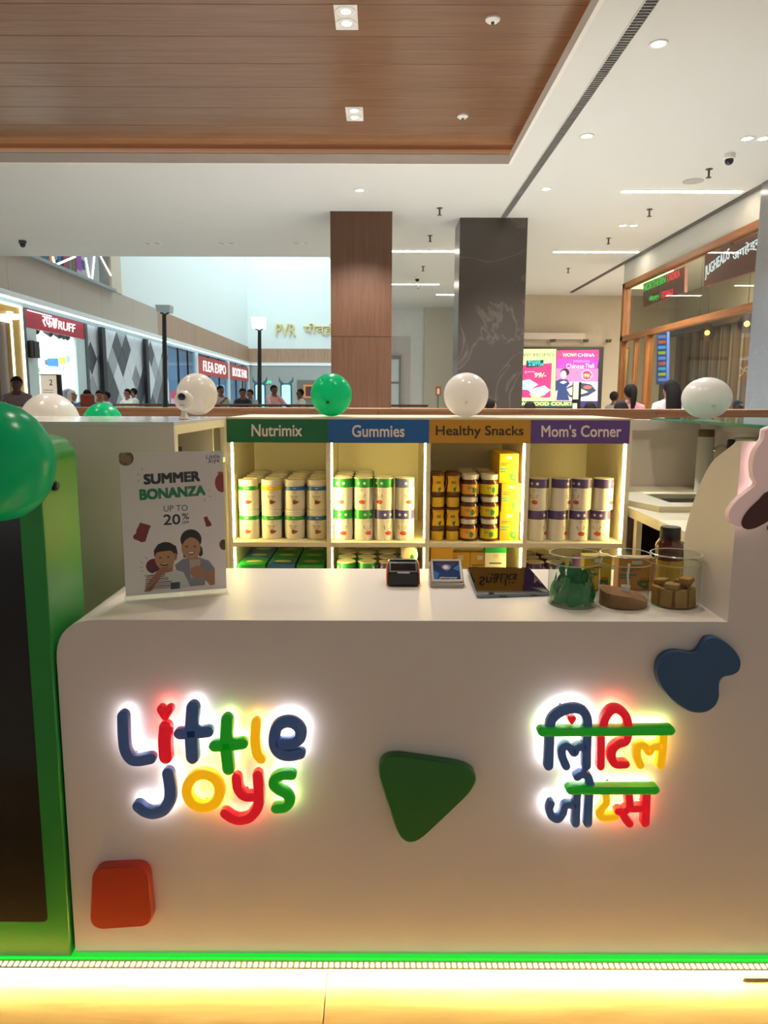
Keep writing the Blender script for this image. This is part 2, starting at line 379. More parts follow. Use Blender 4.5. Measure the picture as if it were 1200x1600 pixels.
# ------------------------------------------------------------------ green totem with screen
tt = thing('display_totem', 'green floor standing display totem with a black screen', 'display', (-1.5, 2.0, 0))
green = M('totem_green', '1d8a34', rough=.28, var=.02)
pts = rounded([(-2.3, 0, .03), (-.869, 0, .03), (-.869, 0, 1.5), (-2.3, 0, 1.5)], [0, 0, .07, .07], 8)
MB().prism([(p.x, 1.885, p.z) for p in pts], (0, .235, 0)).build('housing', green, tt, smooth=True, bevel=.004)
pts = rounded([(-2.2, 0, .139), (-.929, 0, .139), (-.929, 0, 1.42), (-2.2, 0, 1.42)], .015, 4)
MB().prism([(p.x, 1.8842, p.z) for p in pts], (0, .004, 0)).build('screen', M('totem_screen', '0c0a09', rough=.12, spec=.6, var=.0), tt)
c = PX(84, 759, -.869)
MB().lathe([(.0, 0), (.014, 0), (.014, .008), (.010, .012), (0, .012)], n=20).xf(Matrix.Translation((-.869, c.y, c.z)) @ Matrix.Rotation(math.pi / 2, 4, 'Y')).build('knob', black, tt, smooth=True)
bx('foot', -2.25, -.9, 1.93, 2.1, 0, .03, dark, tt)
# ------------------------------------------------------------------ left cabinet block (open towards the inside)
lc = thing('side_cabinet', 'white side cabinet at the left of the kiosk with an open inner shelf', 'cabinet', (-1.2, 3.0, 0))
X0, X1, Y0, Y1, ZT = -2.1, -.716, 2.6, 3.497, 1.523
bx('front_panel', X0, X1, Y0, Y0 + .02, 0, ZT - .012, white, lc, bevel=.002)
bx('top_board', X0, X1, Y0, Y1 - .0, ZT - .012, ZT, M('white_gloss', 'e4e4e0', rough=.12), lc)
bx('edge_board', X1 - .02, X1, Y0 + .0201, Y1, ZT - .045, ZT - .012, cream, lc)
bx('edge_board', X1 - .02, X1, Y0 + .0201, Y0 + .045, 0, ZT - .045, cream, lc)
bx('edge_board', X1 - .02, X1, Y1 - .05, Y1, 0, ZT - .045, cream, lc)
bx('back_panel', X0, X1 - .02, Y1 - .015, Y1, 0, ZT - .012, cream, lc)
bx('inner_panel', -1.2, -1.19, Y0 + .02, Y1 - .015, 0, ZT - .012, M('interior_shade', '6a5a44', rough=.8), lc)  # brown tone stands in for the unlit depth of the cabinet
bx('divider', -1.0, X1 - .021, Y1 - .20, Y1 - .18, 0, ZT - .045, cream, lc)
bx('shelf_board', -1.19, X1 - .0, Y0 + .045, Y1 - .05, 1.315, 1.335, cream, lc)
o = MB(); o.box(-1.0, -.85, 2.95, 3.2, 1.336, 1.40)
for k in range(5): o.box(-.99 + .03 * k, -.98 + .03 * k, 2.97, 3.18, 1.40, 1.43)
T(o.build('crate', black, bevel=.003), 'small black slotted crate inside the left cabinet shelf', 'crate')
T(MB().box(-.84, -.745, 2.75, 3.02, 1.336, 1.352).box(-.835, -.75, 2.755, 3.015, 1.352, 1.358).build('folder', M('lime', 'a9b85a', rough=.5), bevel=.003), 'lime green folder lying in the left cabinet shelf', 'folder')
# ------------------------------------------------------------------ main display shelf
sh = thing('display_shelf', 'cream four bay display shelf with coloured headers and built in light strips', 'shelf', (.24, 3.8, 0))
S0, S1, SY0, SY1, ST = -.7155, 1.2035, 3.5, 4.18, 1.521
bay = [(-.699, -.246), (-.224, .230), (.251, .702), (.723, 1.183)]
bx('side_panel', S0, bay[0][0], SY0, SY1, 0, ST - .008, cream, sh); bx('side_panel', bay[3][1], S1, SY0, SY1, 0, ST - .008, cream, sh)
for k in range(3): bx('divider', bay[k][1], bay[k + 1][0], SY0, SY1 - .01, 0, ST - .008, cream, sh)
bx('back_panel', S0, S1, SY1 - .01, SY1, 0, ST - .008, cream, sh)
bx('top_board', S0, S1, SY0 - .004, SY1, ST - .008, ST, M('top_board', 'd9cdb0', rough=.3), sh)
SB = .920
hx = [PY(x, 675, 3.5).x for x in (354.5, 512.5, 670.5, 829, 983.5)]
hc = [('header_green', '00663a'), ('header_blue', '0a5aa0'), ('header_yellow', 'c08a10'), ('header_purple', '5c3d86')]
ht = [('Nutrimix', 393, 472, 663, 682, 0), ('Gummies', 550, 632, 664, 683, 0), ('Healthy Snacks', 681, 818, 665, 685, 1), ("Mom's Corner", 846, 971, 664, 683, 0)]
lw = M('letter_white', 'e8dcd4', rough=.6); lb = M('letter_brown', '3a2c1c', rough=.6)
for k in range(4):
    bx('shelf_board', bay[k][0], bay[k][1], SY0, SY1 - .01, SB - .022, SB, cream, sh)
    bx('shelf_board', bay[k][0], bay[k][1], SY0 + .02, SY1 - .01, .635, .655, cream, sh)
    hd = bx('header', hx[k] + (.0005 if k else 0), hx[k + 1], SY0 - .004, SY0 - .0001, 1.402, ST - .0085, M(*hc[k], rough=.4, var=.02), sh)
    b_, xa, xb, ya, yb, dk = ht[k]
    letter(MB(), b_, quadf(PY(xa, ya, SY0 - .0045), PY(xb, ya, SY0 - .0045), PY(xb, yb, SY0 - .0045), PY(xa, yb, SY0 - .0045)), bold=.015, depth=(0, .0012, 0)).build('lettering', lb if dk else lw, hd)
led = E('shelf_led', 'ffe68a', 90)
for k, (l, r) in enumerate(((1, 0), (1, 1), (0, 1), (0, 1))):
    for side, on in ((0, l), (1, r)):
        if not on: continue
        x = bay[k][0] + .001 if side == 0 else bay[k][1] - .007
        bx('light_strip', x, x + .006, SY0 + .02, SY0 + .027, SB + .02, 1.40, led, sh)
        bx('light_strip', x, x + .006, SY0 + .02, SY0 + .027, .68, SB - .03, led, sh)
# ------------------------------------------------------------------ right corner of the kiosk: back panel, right wall, worktop with sink
rc = thing('corner_cabinet', 'white corner walls at the right of the kiosk', 'cabinet', (1.6, 4.2, 0))
bx('back_panel', 1.204, 2.0, 4.18, 4.2, 0, 1.44, white, rc)
bx('top_rail', 1.204, 2.0, 4.15, 4.2, 1.44, 1.50, white, rc, bevel=.002)
bx('right_wall', 1.84, 1.88, 2.3, 4.18, 0, 1.45, white, rc)
bx('right_rail', 1.80, 1.88, 2.3, 4.15, 1.45, 1.50, white, rc, bevel=.002)
wt = thing('worktop', 'cream worktop along the right kiosk wall with a raised sink slab', 'worktop', (1.5, 3.4, 0))
bx('board', 1.21, 1.838, 2.6, 4.178, 1.05, 1.095, cream, wt, bevel=.002)
a = [(1.212, 3.62, 0), (1.30, 3.36, 0), (1.83, 3.36, 0), (1.83, 4.17, 0), (1.212, 4.17, 0)]
hole = [(1.40, 3.50), (1.72, 3.50), (1.72, 3.82), (1.40, 3.82)]
mb = MB()
mb.prism([(1.212, 3.62, 1.095), (1.30, 3.36, 1.095), (1.40, 3.36, 1.095), (1.40, 4.17, 1.095), (1.212, 4.17, 1.095)], (0, 0, .027))
mb.box(1.40, 1.83, 3.36, 3.50, 1.095, 1.122).box(1.40, 1.83, 3.82, 4.17, 1.095, 1.122).box(1.72, 1.83, 3.50, 3.82, 1.095, 1.122)
mb.build('sink_slab', cream, wt)
bx('sink_bowl', 1.401, 1.719, 3.501, 3.819, 1.0955, 1.099, dark, wt)
bx('leg', 1.215, 1.24, 3.40, 3.44, 0, 1.05, cream, wt); bx('leg', 1.215, 1.24, 2.63, 2.67, 0, 1.05, cream, wt)
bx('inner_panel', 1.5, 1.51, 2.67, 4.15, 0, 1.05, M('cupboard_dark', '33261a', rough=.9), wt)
gs = thing('green_glass_sheet', 'green edged glass sheet lying on the right kiosk wall', 'glass sheet', (1.8, 3.6, 1.5))
a, b, c, d = PZ(1016, 656, 1.5001), PZ(1215, 671, 1.5001), (2.6, 3.3, 1.5001), (2.2, 4.3, 1.5001)
MB().prism([(a.x, a.y, 1.5001), (b.x, b.y, 1.5001), c, d], (0, 0, .012)).build('sheet', M('green_glass', '2c7d5c', rough=.06, spec=.7), gs)
# tap, dispenser
ds = thing('dispenser_bottle', 'white dispenser bottle with brown cap beside the sink', 'bottle', (PY(1101, 720, 3.9).x, 3.9, 1.122))
cx_ = ds.location.x
MB().lathe([(0, 1.122), (.041, 1.122), (.042, 1.13), (.042, 1.41), (.038, 1.418), (0, 1.418)], (cx_, 3.9, 0), 28).build('body', M('bottle_white', 'd8d2c4', rough=.35), ds, smooth=True)
MB().lathe([(0, 1.418), (.039, 1.418), (.04, 1.42), (.04, 1.452), (.037, 1.456), (0, 1.456)], (cx_, 3.9, 0), 28).build('cap', M('cap_brown', '6b5236', rough=.5), ds, smooth=True)
tp = thing('tap', 'slim curved metal tap behind the rounded end panel', 'tap', (1.80, 3.80, 1.122))
MB().tube(smooth_path([(1.80, 3.80, 1.122), (1.80, 3.80, 1.33), (1.795, 3.795, 1.365), (1.765, 3.775, 1.38), (1.72, 3.745, 1.37), (1.705, 3.735, 1.355)], 5), .006, 8).build('spout', M('chrome', 'd8d8d4', rough=.15, metal=1), tp, smooth=True)
MB().lathe([(.022, 1.122), (.022, 1.13), (.010, 1.14), (0, 1.14)], (1.80, 3.80, 0), 16).build('base', M('chrome'), tp, smooth=True)
pd = thing('paper_dispenser', 'white wall box with black lever on the right kiosk wall', 'dispenser', (1.75, 3.55, 1.30))
bx('case', 1.74, 1.8395, 3.45, 3.62, 1.20, 1.43, M('bottle_white'), pd, bevel=.008)
bx('lever', 1.705, 1.74, 3.59, 3.61, 1.37, 1.42, black, pd, bevel=.006)
# ------------------------------------------------------------------ relief blocks on the counter front
def relief(name, pxs, t, mat, label, r=None):
    P = [PY(x, y, D - t) for x, y in pxs]; P = [(p.x, p.z) for p in P]
    if r: P = [(p.x, p.y) for p in rounded([(a, b) for a, b in P], r, 10)]
    else: P = [(p.x, p.y) for p in smooth_path(P, 4, True)]
    o = MB().prism([(x, D - t, z) for x, z in P], (0, t - .0002, 0)).build(name, mat, smooth=True, bevel=.003)
    return T(o, label, 'relief shape')
s = 4.8
relief('triangle_block', [(550 + u / s, 1140 + v / s) for u, v in ((140, 165), (1075, 300), (395, 945))], .032, M('relief_green', '1c6b2c', rough=.35, var=.02), 'dark green rounded triangle block on the counter front', [.06, .065, .055])
relief('square_block', [(u / 3, 1250 + v / 3) for u, v in ((432, 322), (690, 310), (718, 592), (418, 612))], .035, M('relief_red', 'b8321c', rough=.35, var=.02), 'red rounded square block low on the counter front', .04)
relief('blob_block', [(990 + u / 5.714, 960 + v / 5.714) for u, v in ((380, 335), (450, 340), (530, 352), (580, 335), (620, 280), (660, 225), (720, 210), (800, 235), (880, 295), (940, 370), (960, 440), (940, 510), (880, 545), (810, 560), (772, 600), (765, 670), (765, 740), (730, 820), (660, 870), (580, 882), (500, 868), (410, 820), (320, 740), (250, 650), (215, 560), (215, 480), (240, 410), (300, 355))], .03, M('relief_blue', '2f5680', rough=.35, var=.02), 'blue double lobed blob block on the counter front')
# pink cut-out panel with brown inset at the right edge of the wing
def cm(u, v, yy): return PY(950 + u / 4.572, 640 + v / 4.572, yy)
out = [(1150, 130), (1115, 210), (1060, 290), (1035, 380), (1040, 480), (1062, 535), (1000, 585), (920, 655), (870, 730), (868, 790), (900, 825), (960, 838), (1040, 810), (1140, 760), (1400, 640), (1500, 300), (1400, 120)]
ins = [(1143, 585), (1080, 640), (1000, 720), (960, 785), (958, 830), (985, 853), (1040, 848), (1110, 815), (1200, 760), (1330, 690), (1300, 560)]
dp = thing('cutout_panel', 'pale pink lit cut out panel with brown inset at the right edge', 'panel', (1.15, 1.88, 1.3))
P = smooth_path([(p.x, p.z) for p in (cm(u, v, 1.85) for u, v in out)], 4, True)
MB().prism([(p.x, 1.85, p.y) for p in P], (0, .025, 0)).build('body', M('pink_panel', 'f3cfc8', rough=.4, emit=.12, ecol='ffd8d0'), dp, smooth=True, bevel=.002)
P = smooth_path([(p.x, p.z) for p in (cm(u, v, 1.848) for u, v in ins)], 4, True)
MB().prism([(p.x, 1.845, p.y) for p in P], (0, .0048, 0)).build('inset', M('inset_brown', '52261a', rough=.45), dp, smooth=True)
P = smooth_path([(p.x, p.z) for p in (cm(u * .93 + 85, v, 1.85) for u, v in out)], 4, True)
MB().prism([(p.x, 1.876, p.y) for p in P], (0, .004, 0)).build('backlight', E('pink_back', 'ffe0e4', 1.1), dp)
for q in ((1.02, 1.27), (1.12, 1.40)): bx('standoff', q[0], q[0] + .01, 1.88, 1.8998, q[1], q[1] + .01, dark, dp)
# ------------------------------------------------------------------ backlit logo signs
LM = {'navy': M('letter_navy', '43659e', rough=.4, var=.02, emit=.07, ecol='4a6aa8'), 'red': M('letter_red', 'd8142c', rough=.35, emit=.42, ecol='f01028', var=.02),
      'green': M('letter_green', '0c9a28', rough=.35, emit=.22, ecol='08c018', var=.02), 'yellow': M('letter_yellow', 'ffc61a', rough=.35, emit=.55, ecol='ffb400', var=.02)}
BL = {'navy': E('glow_white', 'f4f6ff', 12), 'red': E('glow_red', 'ff8070', 11), 'green': E('glow_green', 'd4ffb0', 10), 'yellow': E('glow_yellow', 'ffd860', 12)}
YF, YK = D - .05, D - .022
def sign(name, label, ox, oy, s, letters):
    def W(u, v): p = PY(ox + u / s, oy + v / s, YF); return (p.x, p.z)
    root = thing(name, label, 'sign', (W(600, 400)[0], D, W(600, 400)[1]))
    k = 1 / s / 575
    for nm, colr, strokes in letters:
        mb = MB(); bk = MB(); pin = None
        for st in strokes:
            closed = len(st) > 2 and st[2]
            P = [W(u, v) for u, v in st[1]]
            yo = .007 if nm == 'bar' else 0
            stroke(mb, P, st[0] * k * 1.09, YF - yo, YK, closed)
            stroke(bk, P, st[0] * k * .72, YK + .0005, YK + .004, closed, k=3, K=6)
            pin = pin or P[len(P) // 2]
        L = mb.build(nm, LM[colr], root, smooth=True)
        bk.build('backlight', BL[colr], L)
        MB().tube([(pin[0], YK, pin[1]), (pin[0], D - .0002, pin[1])], .004, 6).build('standoff', dark, L)
    return root
def heart(cx, cy, w): return [(w * .5, [(cx - w * .25, cy - w * .15), (cx, cy + w * .24)]), (w * .5, [(cx + w * .25, cy - w * .15), (cx, cy + w * .24)])]
sign('logo_sign', 'backlit multicolour logo letters reading Little Joys in Latin script', 150, 1060, 3.243, [
    ('letter', 'navy', [(57, [(133, 200), (136, 300), (145, 370), (175, 415), (215, 422), (270, 412)])]),
    ('letter', 'red', [(66, [(349, 258), (345, 330), (350, 403)])]),
    ('heart_dot', 'red', heart(347, 176, 82)),
    ('letter', 'navy', [(64, [(488, 156), (480, 280), (486, 405)]), (56, [(422, 286), (490, 284), (562, 276)])]),
    ('letter', 'green', [(60, [(661, 218), (657, 340), (668, 464)]), (56, [(600, 349), (668, 346), (738, 337)])]),
    ('letter', 'yellow', [(50, [(809, 234), (806, 320), (815, 385), (833, 412)])]),
    ('letter', 'navy', [(56, [(912, 335), (985, 335), (1028, 312), (1034, 270), (1005, 236), (960, 228), (918, 250), (902, 300), (905, 350), (930, 385), (975, 398), (1030, 388)])]),
    ('letter', 'navy', [(60, [(363, 490), (373, 560), (370, 620), (340, 670), (290, 690), (245, 680), (213, 657)])]),
    ('letter', 'yellow', [(52, [(540, 491), (600, 515), (624, 575), (600, 636), (540, 660), (482, 636), (457, 575), (482, 515)], True)]),
    ('letter', 'red', [(50, [(710, 512), (718, 565), (750, 602), (800, 605)]), (52, [(818, 498), (824, 590), (818, 655), (780, 708), (730, 724), (690, 715), (654, 692)])]),
    ('letter', 'green', [(50, [(988, 496), (945, 496), (908, 512), (898, 545), (925, 572), (965, 595), (980, 628), (955, 660), (912, 666)])])])
sign('logo_sign', 'backlit multicolour logo letters in Devanagari script with two green bars', 800, 1060, 4.0, [
    ('letter', 'navy', [(56, [(232, 553), (238, 430), (243, 300), (270, 245), (330, 208), (400, 196), (450, 214), (474, 262), (476, 330)]), (56, [(475, 330), (470, 440), (468, 553)]), (50, [(342, 555), (318, 495), (318, 445), (345, 428), (372, 445), (393, 472), (412, 440), (462, 428)])]),
    ('heart_dot', 'red', heart(377, 264, 54)),
    ('letter', 'red', [(48, [(558, 556), (560, 470), (560, 380)]), (52, [(572, 310), (590, 250), (625, 206), (665, 200), (705, 228), (728, 280), (730, 350), (715, 400), (665, 420), (632, 455), (628, 505), (655, 542), (712, 543)])]),
    ('letter', 'yellow', [(50, [(952, 370), (944, 460), (934, 550)]), (48, [(806, 548), (786, 490), (790, 440), (820, 424), (845, 440), (862, 466), (884, 438), (940, 424)])]),
    ('bar', 'green', [(56, [(192, 335), (590, 332), (988, 327)])]),
    ('letter', 'navy', [(50, [(413, 622), (440, 607), (476, 620), (494, 670)]), (52, [(488, 700), (482, 800), (478, 912)]), (52, [(410, 730), (405, 820), (402, 912)]), (46, [(402, 802), (340, 802), (322, 850), (290, 888), (252, 870), (238, 825), (248, 792)])]),
    ('letter', 'yellow', [(46, [(590, 740), (592, 785), (560, 830), (555, 862), (585, 880), (650, 872)])]),
    ('letter', 'red', [(52, [(845, 740), (842, 820), (838, 910)]), (48, [(735, 820), (790, 820), (842, 815)]), (50, [(735, 740), (737, 810), (700, 845), (712, 880), (738, 914)]), (52, [(672, 838), (700, 842)])]),
    ('bar', 'green', [(54, [(367, 698), (630, 698), (892, 697)])])])
# ------------------------------------------------------------------ goods on the shelf
ORD = ['first', 'second', 'third', 'fourth', 'fifth', 'sixth']
LB = ['leftmost', 'second from left', 'third from left', 'rightmost']
def wrap(r, a0, z0, w, h, c=(0, 0)): return lambda u, v: Vector((c[0] + r * math.sin(a0 + (u - .5) * w / r), c[1] - r * math.cos(a0 + (u - .5) * w / r), z0 + v * h))
def patch(mb, r, a0, pts, z0, mi=0):
    """outline pts (x,z) bent round a cylinder of radius r, seen from -Y, as a fan about its centre"""
    P = [Vector((r * math.sin(a0 + x / r), -r * math.cos(a0 + x / r), z0 + z)) for x, z in pts]
    c = sum(P, Vector()) / len(P); d = math.hypot(c.x, c.y); c.x *= r / max(d, 1e-6); c.y *= r / max(d, 1e-6)
    mb.add([c] + P, [(0, i + 1, (i + 1) % len(P) + 1) for i in range(len(P))], mi)
def blobpts(rx, rz, n=14, wob=.18, seed=1):
    rr = random.Random(seed); ph = rr.random() * 6
    return [(rx * (1 + wob * math.sin(3 * t + ph) + wob * .5 * math.sin(5 * t)) * math.cos(t), rz * (1 + wob * math.sin(3 * t + ph)) * math.sin(t)) for t in (2 * math.pi * i / n for i in range(n))]
tubw = M('tub_white', 'e6dfd2', rough=.4, var=.02); ink = M('ink_brown', '6a5a4c', rough=.7); redink = M('ink_red', 'b04030', rough=.7)
fruit = M('print_fruit', '8a3a20', rough=.6, var=.4, scale=120); berry = M('print_berry', 'c8402c', rough=.6, var=.25, scale=100); eyew = M('print_white', 'f0ece0', rough=.6)
grn = M('band_green', '128a34', rough=.35, var=.02); yel = M('band_yellow', 'e8c410', rough=.35, var=.02); blu = M('band_blue', '2464b4', rough=.35, var=.02)
lav = M('band_lavender', '6a74ac', rough=.35, var=.02); vio = M('band_violet', '4c4a8c', rough=.35, var=.02); pur = M('band_purple', '53407c', rough=.35, var=.02)
def ring(r, z0, z1, n=28): return MB().lathe([(r, z0), (r, z1)], n=n, cap=False)
def setmat(o, m): o.material_slots[0].link = 'OBJECT'; o.material_slots[0].material = m
def make_tub():
    t = thing('supplement_tub', 'proto', 'tub'); R = .051
    MB().lathe([(0, 0), (R - .003, 0), (R, .004), (R, .118), (R - .004, .122), (0, .122)], n=28).build('body', tubw, t, smooth=True)
    MB().lathe([(0, .122), (R - .003, .122), (R - .001, .124), (R - .001, .133), (R - .0025, .134), (R - .001, .135), (R - .001, .144), (R - .004, .147), (R - .010, .147), (R - .011, .1455), (0, .1455)], n=28).build('lid', tubw, t, smooth=True)
    ring(R + .0004, .095, .115).build('band', grn, t, smooth=True)
    m = MB(); letter(m, 'LITTLE', wrap(R + .0005, 0, .086, .018, .005), bold=.006); letter(m, 'JOYS', wrap(R + .0005, 0, .079, .014, .005), bold=.006); m.build('logo_print', redink, t)
    m = MB(); letter(m, 'Nutrimix', wrap(R + .0006, -.06, .063, .038, .009), bold=.006)
    for z, w_, h_ in ((.056, .026, .003), (.050, .016, .002)): patch(m, R + .0005, -.06, [(-w_ / 2, 0), (w_ / 2, 0), (w_ / 2, h_), (-w_ / 2, h_)], z)
    m.build('name_print', M('ink_green', '58683a', rough=.7), t)
    m = MB(); patch(m, R + .0006, .05, blobpts(.015, .010, seed=3), .038); m.build('picture_print', fruit, t)
    m = MB()
    for a in (-.07, .07): patch(m, R + .0007, a, blobpts(.0026, .0026, 8, 0), .106)
    m.build('band_dots', eyew, t)
    return t
def make_can():
    t = thing('supplement_can', 'proto', 'can'); R = .0475; h = .154
    MB().lathe([(0, 0), (R - .002, 0), (R, .002), (R, h - .004), (R - .002, h - .002), (0, h - .002)], n=28).build('body', tubw, t, smooth=True)
    MB().lathe([(0, h - .002), (R - .001, h - .002), (R - .001, h - .001), (R - .003, h), (R - .005, h), (R - .006, h - .001), (0, h - .001)], n=28).build('lid', tubw, t, smooth=True)
    ring(R + .0004, .107, .150).build('band', grn, t, smooth=True)
    m = MB(); letter(m, 'LITTLE', wrap(R + .0005, 0, .096, .017, .005), bold=.006); letter(m, 'JOYS', wrap(R + .0005, 0, .089, .013, .005), bold=.006)
    patch(m, R + .0005, .0, [(-.018, 0), (.018, 0), (.018, .003), (-.018, .003)], .006); m.build('logo_print', redink, t)
    m = MB()
    for z, w_, h_ in ((.066, .040, .007), (.058, .034, .005), (.050, .012, .002)): patch(m, R + .0005, -.04, [(-w_ / 2, 0), (w_ / 2, 0), (w_ / 2, h_), (-w_ / 2, h_)], z)
    m.build('name_print', ink, t)
    m = MB(); patch(m, R + .0006, .06, [(x, abs(z) * -1 if z < 0 else z * .45) for x, z in blobpts(.017, .014, 16, .08, 5)], .040); m.build('picture_print', berry, t)
    m = MB()
    for a in (-.32, .32): patch(m, R + .0007, a, blobpts(.007, .007, 12, 0), .128)
    m.build('band_dots', eyew, t)
    return t
USED = set()
def place(proto, loc, label, group, rz=0, band=None, drop=()):
    if proto.name in USED: o = copy_tree(proto)
    else:
        tree(proto); o = proto; USED.add(proto.name)
    o.location = loc; o.rotation_euler = (0, 0, rz); o['label'] = label; o['group'] = group
    if band is not None:
        for c in [q for q in bpy.data.objects if q.parent == o and q.name.startswith('band') and not q.name.startswith('band_dots')]: setmat(c, band)
    return o
tub = make_tub(); can = make_can()
NB = {grn: 'green', yel: 'yellow', blu: 'blue', lav: 'lavender', vio: 'violet blue', pur: 'purple'}
rows1 = [[grn, grn, grn, blu], [grn, yel, blu, blu]]
for c, px in enumerate((389.5, 425, 460.5, 495)):
    for rk in range(5):
        Y = 3.575 + .055 + rk * .107; X = PY(px, 820, 3.6).x * 1.004 + (.003 if rk and c < 3 else 0)
        for r in range(2):
            b = rows1[r][c]; jit = random.uniform(-.15, .15)
            if rk == 0: lab = f"{NB[b]} banded white tub, {LB[c]}, front {'top' if r else 'bottom'} row under the green header"
            else: lab = f"white lidded tub, {LB[c]}, {ORD[rk]} rank back, {'top' if r else 'bottom'} layer, green header bay"
            place(tub, (X + random.uniform(-.002, .002), Y, SB + .0002 + r * .1473), lab, 'tubs under the green header', jit, b)
rows2 = [[grn, grn, vio, vio], [grn, grn, grn, lav]]
for c, px in enumerate((535, 568, 599.5, 632)):
    for rk in range((4, 4, 2, 1)[c]):
        Y = 3.60 + rk * .115; X = PY(px, 820, 3.6).x + rk * .001 + (.004 if c == 0 else 0)
        for r in range(2):
            b = rows2[r][c] if rk == 0 else (grn if c < 2 else lav); jit = [[.0, .5, .45, -.25], [-.25, -.2, -.55, .4]][r][c]
            if rk == 0: lab = f"{NB[b]} banded white can, {LB[c]}, front {'top' if r else 'bottom'} row under the blue header"
            else: lab = f"{NB[b]} banded can, {LB[c]}, {ORD[rk]} rank back, {'top' if r else 'bottom'} layer, blue header bay"
            place(can, (X, Y, SB + .0002 + r * .1543), lab, 'cans under the blue header', jit, b)
for c in range(4):
    for r in range(2):
        px = ((839, 871, 904, 937), (840, 874.5, 906.5, 940))[r][c]; X = PY(px, 820, 3.6).x
        place(can, (X, 3.60, SB + .0002 + r * .1543), f"purple banded white can, {LB[c]} of the {'top' if r else 'bottom'} row under the purple header", 'cans under the purple header', [[.9, .8, 0, -.55], [-.7, .8, -.9, .7]][r][c], pur)
# lower compartment: cans under blue header
for c in range(4):
    for rk in range(3):
        b = [grn, grn, vio, lav][c]
        place(can, (-.155 + c * .104, 3.60 + rk * .115, .6552), f"{NB[b]} banded can, {LB[c]}, {ORD[rk]} rank, lower compartment below the blue header", 'cans in the lower compartments', random.uniform(-2, 2), b)
o = place(tub, (.158, 3.66, .851), 'small white tub lying with its lid forward on a can below the blue header', 'tubs under the green header', 0, grn); o.rotation_euler = (math.pi / 2, 0, 0); o.scale = (.8, .8, .8)
m = MB(); m.add([(.158 + x, 3.5415, .851 + z) for x, z in blobpts(.033, .033, 20, 0)], [list(range(20))]); m.build('lid_print', M('lid_cream', 'e8dcb0', rough=.5), o)
m = MB(); m.add([(.170 + x, 3.5412, .842 + z) for x, z in blobpts(.010, .010, 12, .2, 9)], [list(range(12))]); m.build('lid_print', M('print_green', '2f7a34', rough=.5), o)
for c in range(2):
    for rk in range(3):
        place(can, (.785 + c * .104, 3.60 + rk * .115, .6552), f"purple banded can, {('left', 'right')[c]} column, {ORD[rk]} rank, lower compartment below the purple header", 'cans in the lower compartments', random.uniform(-2, 2), pur)
T(MB().box(.975, 1.07, 3.56, 3.63, .6552, .845).build('purple_pack', M('purple_film', 'b07ad0', rough=.15), bevel=.015, seg=4), 'glossy lilac pack in the lower compartment under the purple header', 'pack')
# flat green and blue boxes in the lower left compartment
def make_flat(name, colr):
    t = thing(name, 'proto', 'box'); bx('carton', -.068, .068, -.075, .075, 0, .150, M('flat_' + colr, {'g': '16a03c', 'b': '2f78b8'}[colr], rough=.3, var=.05), t, bevel=.003)
    m = MB(); P = [(.042 * math.cos(a), .024 * math.sin(a), .1503) for a in (2 * math.pi * i / 18 for i in range(18))]
    m.add(P, [list(range(18))]); m.build('oval_print', M('oval_cream', 'e8e2b8', rough=.5), t)
    for z in (.05, .1): bx('print_line', -.05, .05, -.0755, -.075, z, z + .01, eyew, t)
    return t
fg = make_flat('flat_box', 'g'); fb = make_flat('blue_flat_box', 'b')
plan = [['g', 'b', 'b'], ['b', 'g', 'g'], ['g', 'g', 'g']]
for c in range(3):
    for rk in range(3):
        p = fg if plan[c][rk] == 'g' else fb
        place(p, (-.615 + c * .143, 3.60 + rk * .155, .6552 + (.0 if rk else .0)), f"{'green' if p is fg else 'blue'} carton with a cream oval, {('left', 'middle', 'right')[c]} column, {ORD[rk]} rank, low under the green header", 'cartons in the lower compartments', 0)
# squeeze bottles, spread jars, yellow cartons under the yellow header
def make_squeeze():
    t = thing('squeeze_bottle', 'proto', 'bottle')
    MB().lathe([(0, 0), (.029, 0), (.031, .003), (.031, .044), (.028, .047), (0, .047)], n=20).build('cap', M('cap_yellow', 'e0b82c', rough=.4), t, smooth=True)
    prof = [(.0, .047), (.026, .047), (.034, .058), (.037, .075), (.035, .1), (.031, .12), (.033, .14), (.036, .152), (.034, .161), (.026, .166), (0, .167)]
    MB().lathe(prof, n=24, sy=.72).build('body', M('syrup_brown', '6a3c20', rough=.2, var=.1), t, smooth=True)
    m = MB(); P = [(p[0] + .0008, p[1]) for p in prof if .06 < p[1] < .155]
    m.lathe(P, n=12, sy=.74, a0=math.radians(215), a1=math.radians(325)); m.build('label', M('label_yellow', 'f0bc10', rough=.4, var=.08, scale=40), t, smooth=True)
    m = MB(); patch(m, .0285, .25, blobpts(.009, .013, 12, .12, 2), .086); m.build('label_print', M('print_green', '2f7a34', rough=.5), t)
    m = MB(); letter(m, 'LITTLE JOYS', wrap(.0285, 0, .143, .018, .005), bold=.006)
    for z in (.122, .115): patch(m, .0275, 0, [(-.012, 0), (.012, 0), (.012, .004), (-.012, .004)], z)
    m.build('name_print', ink, t); return t
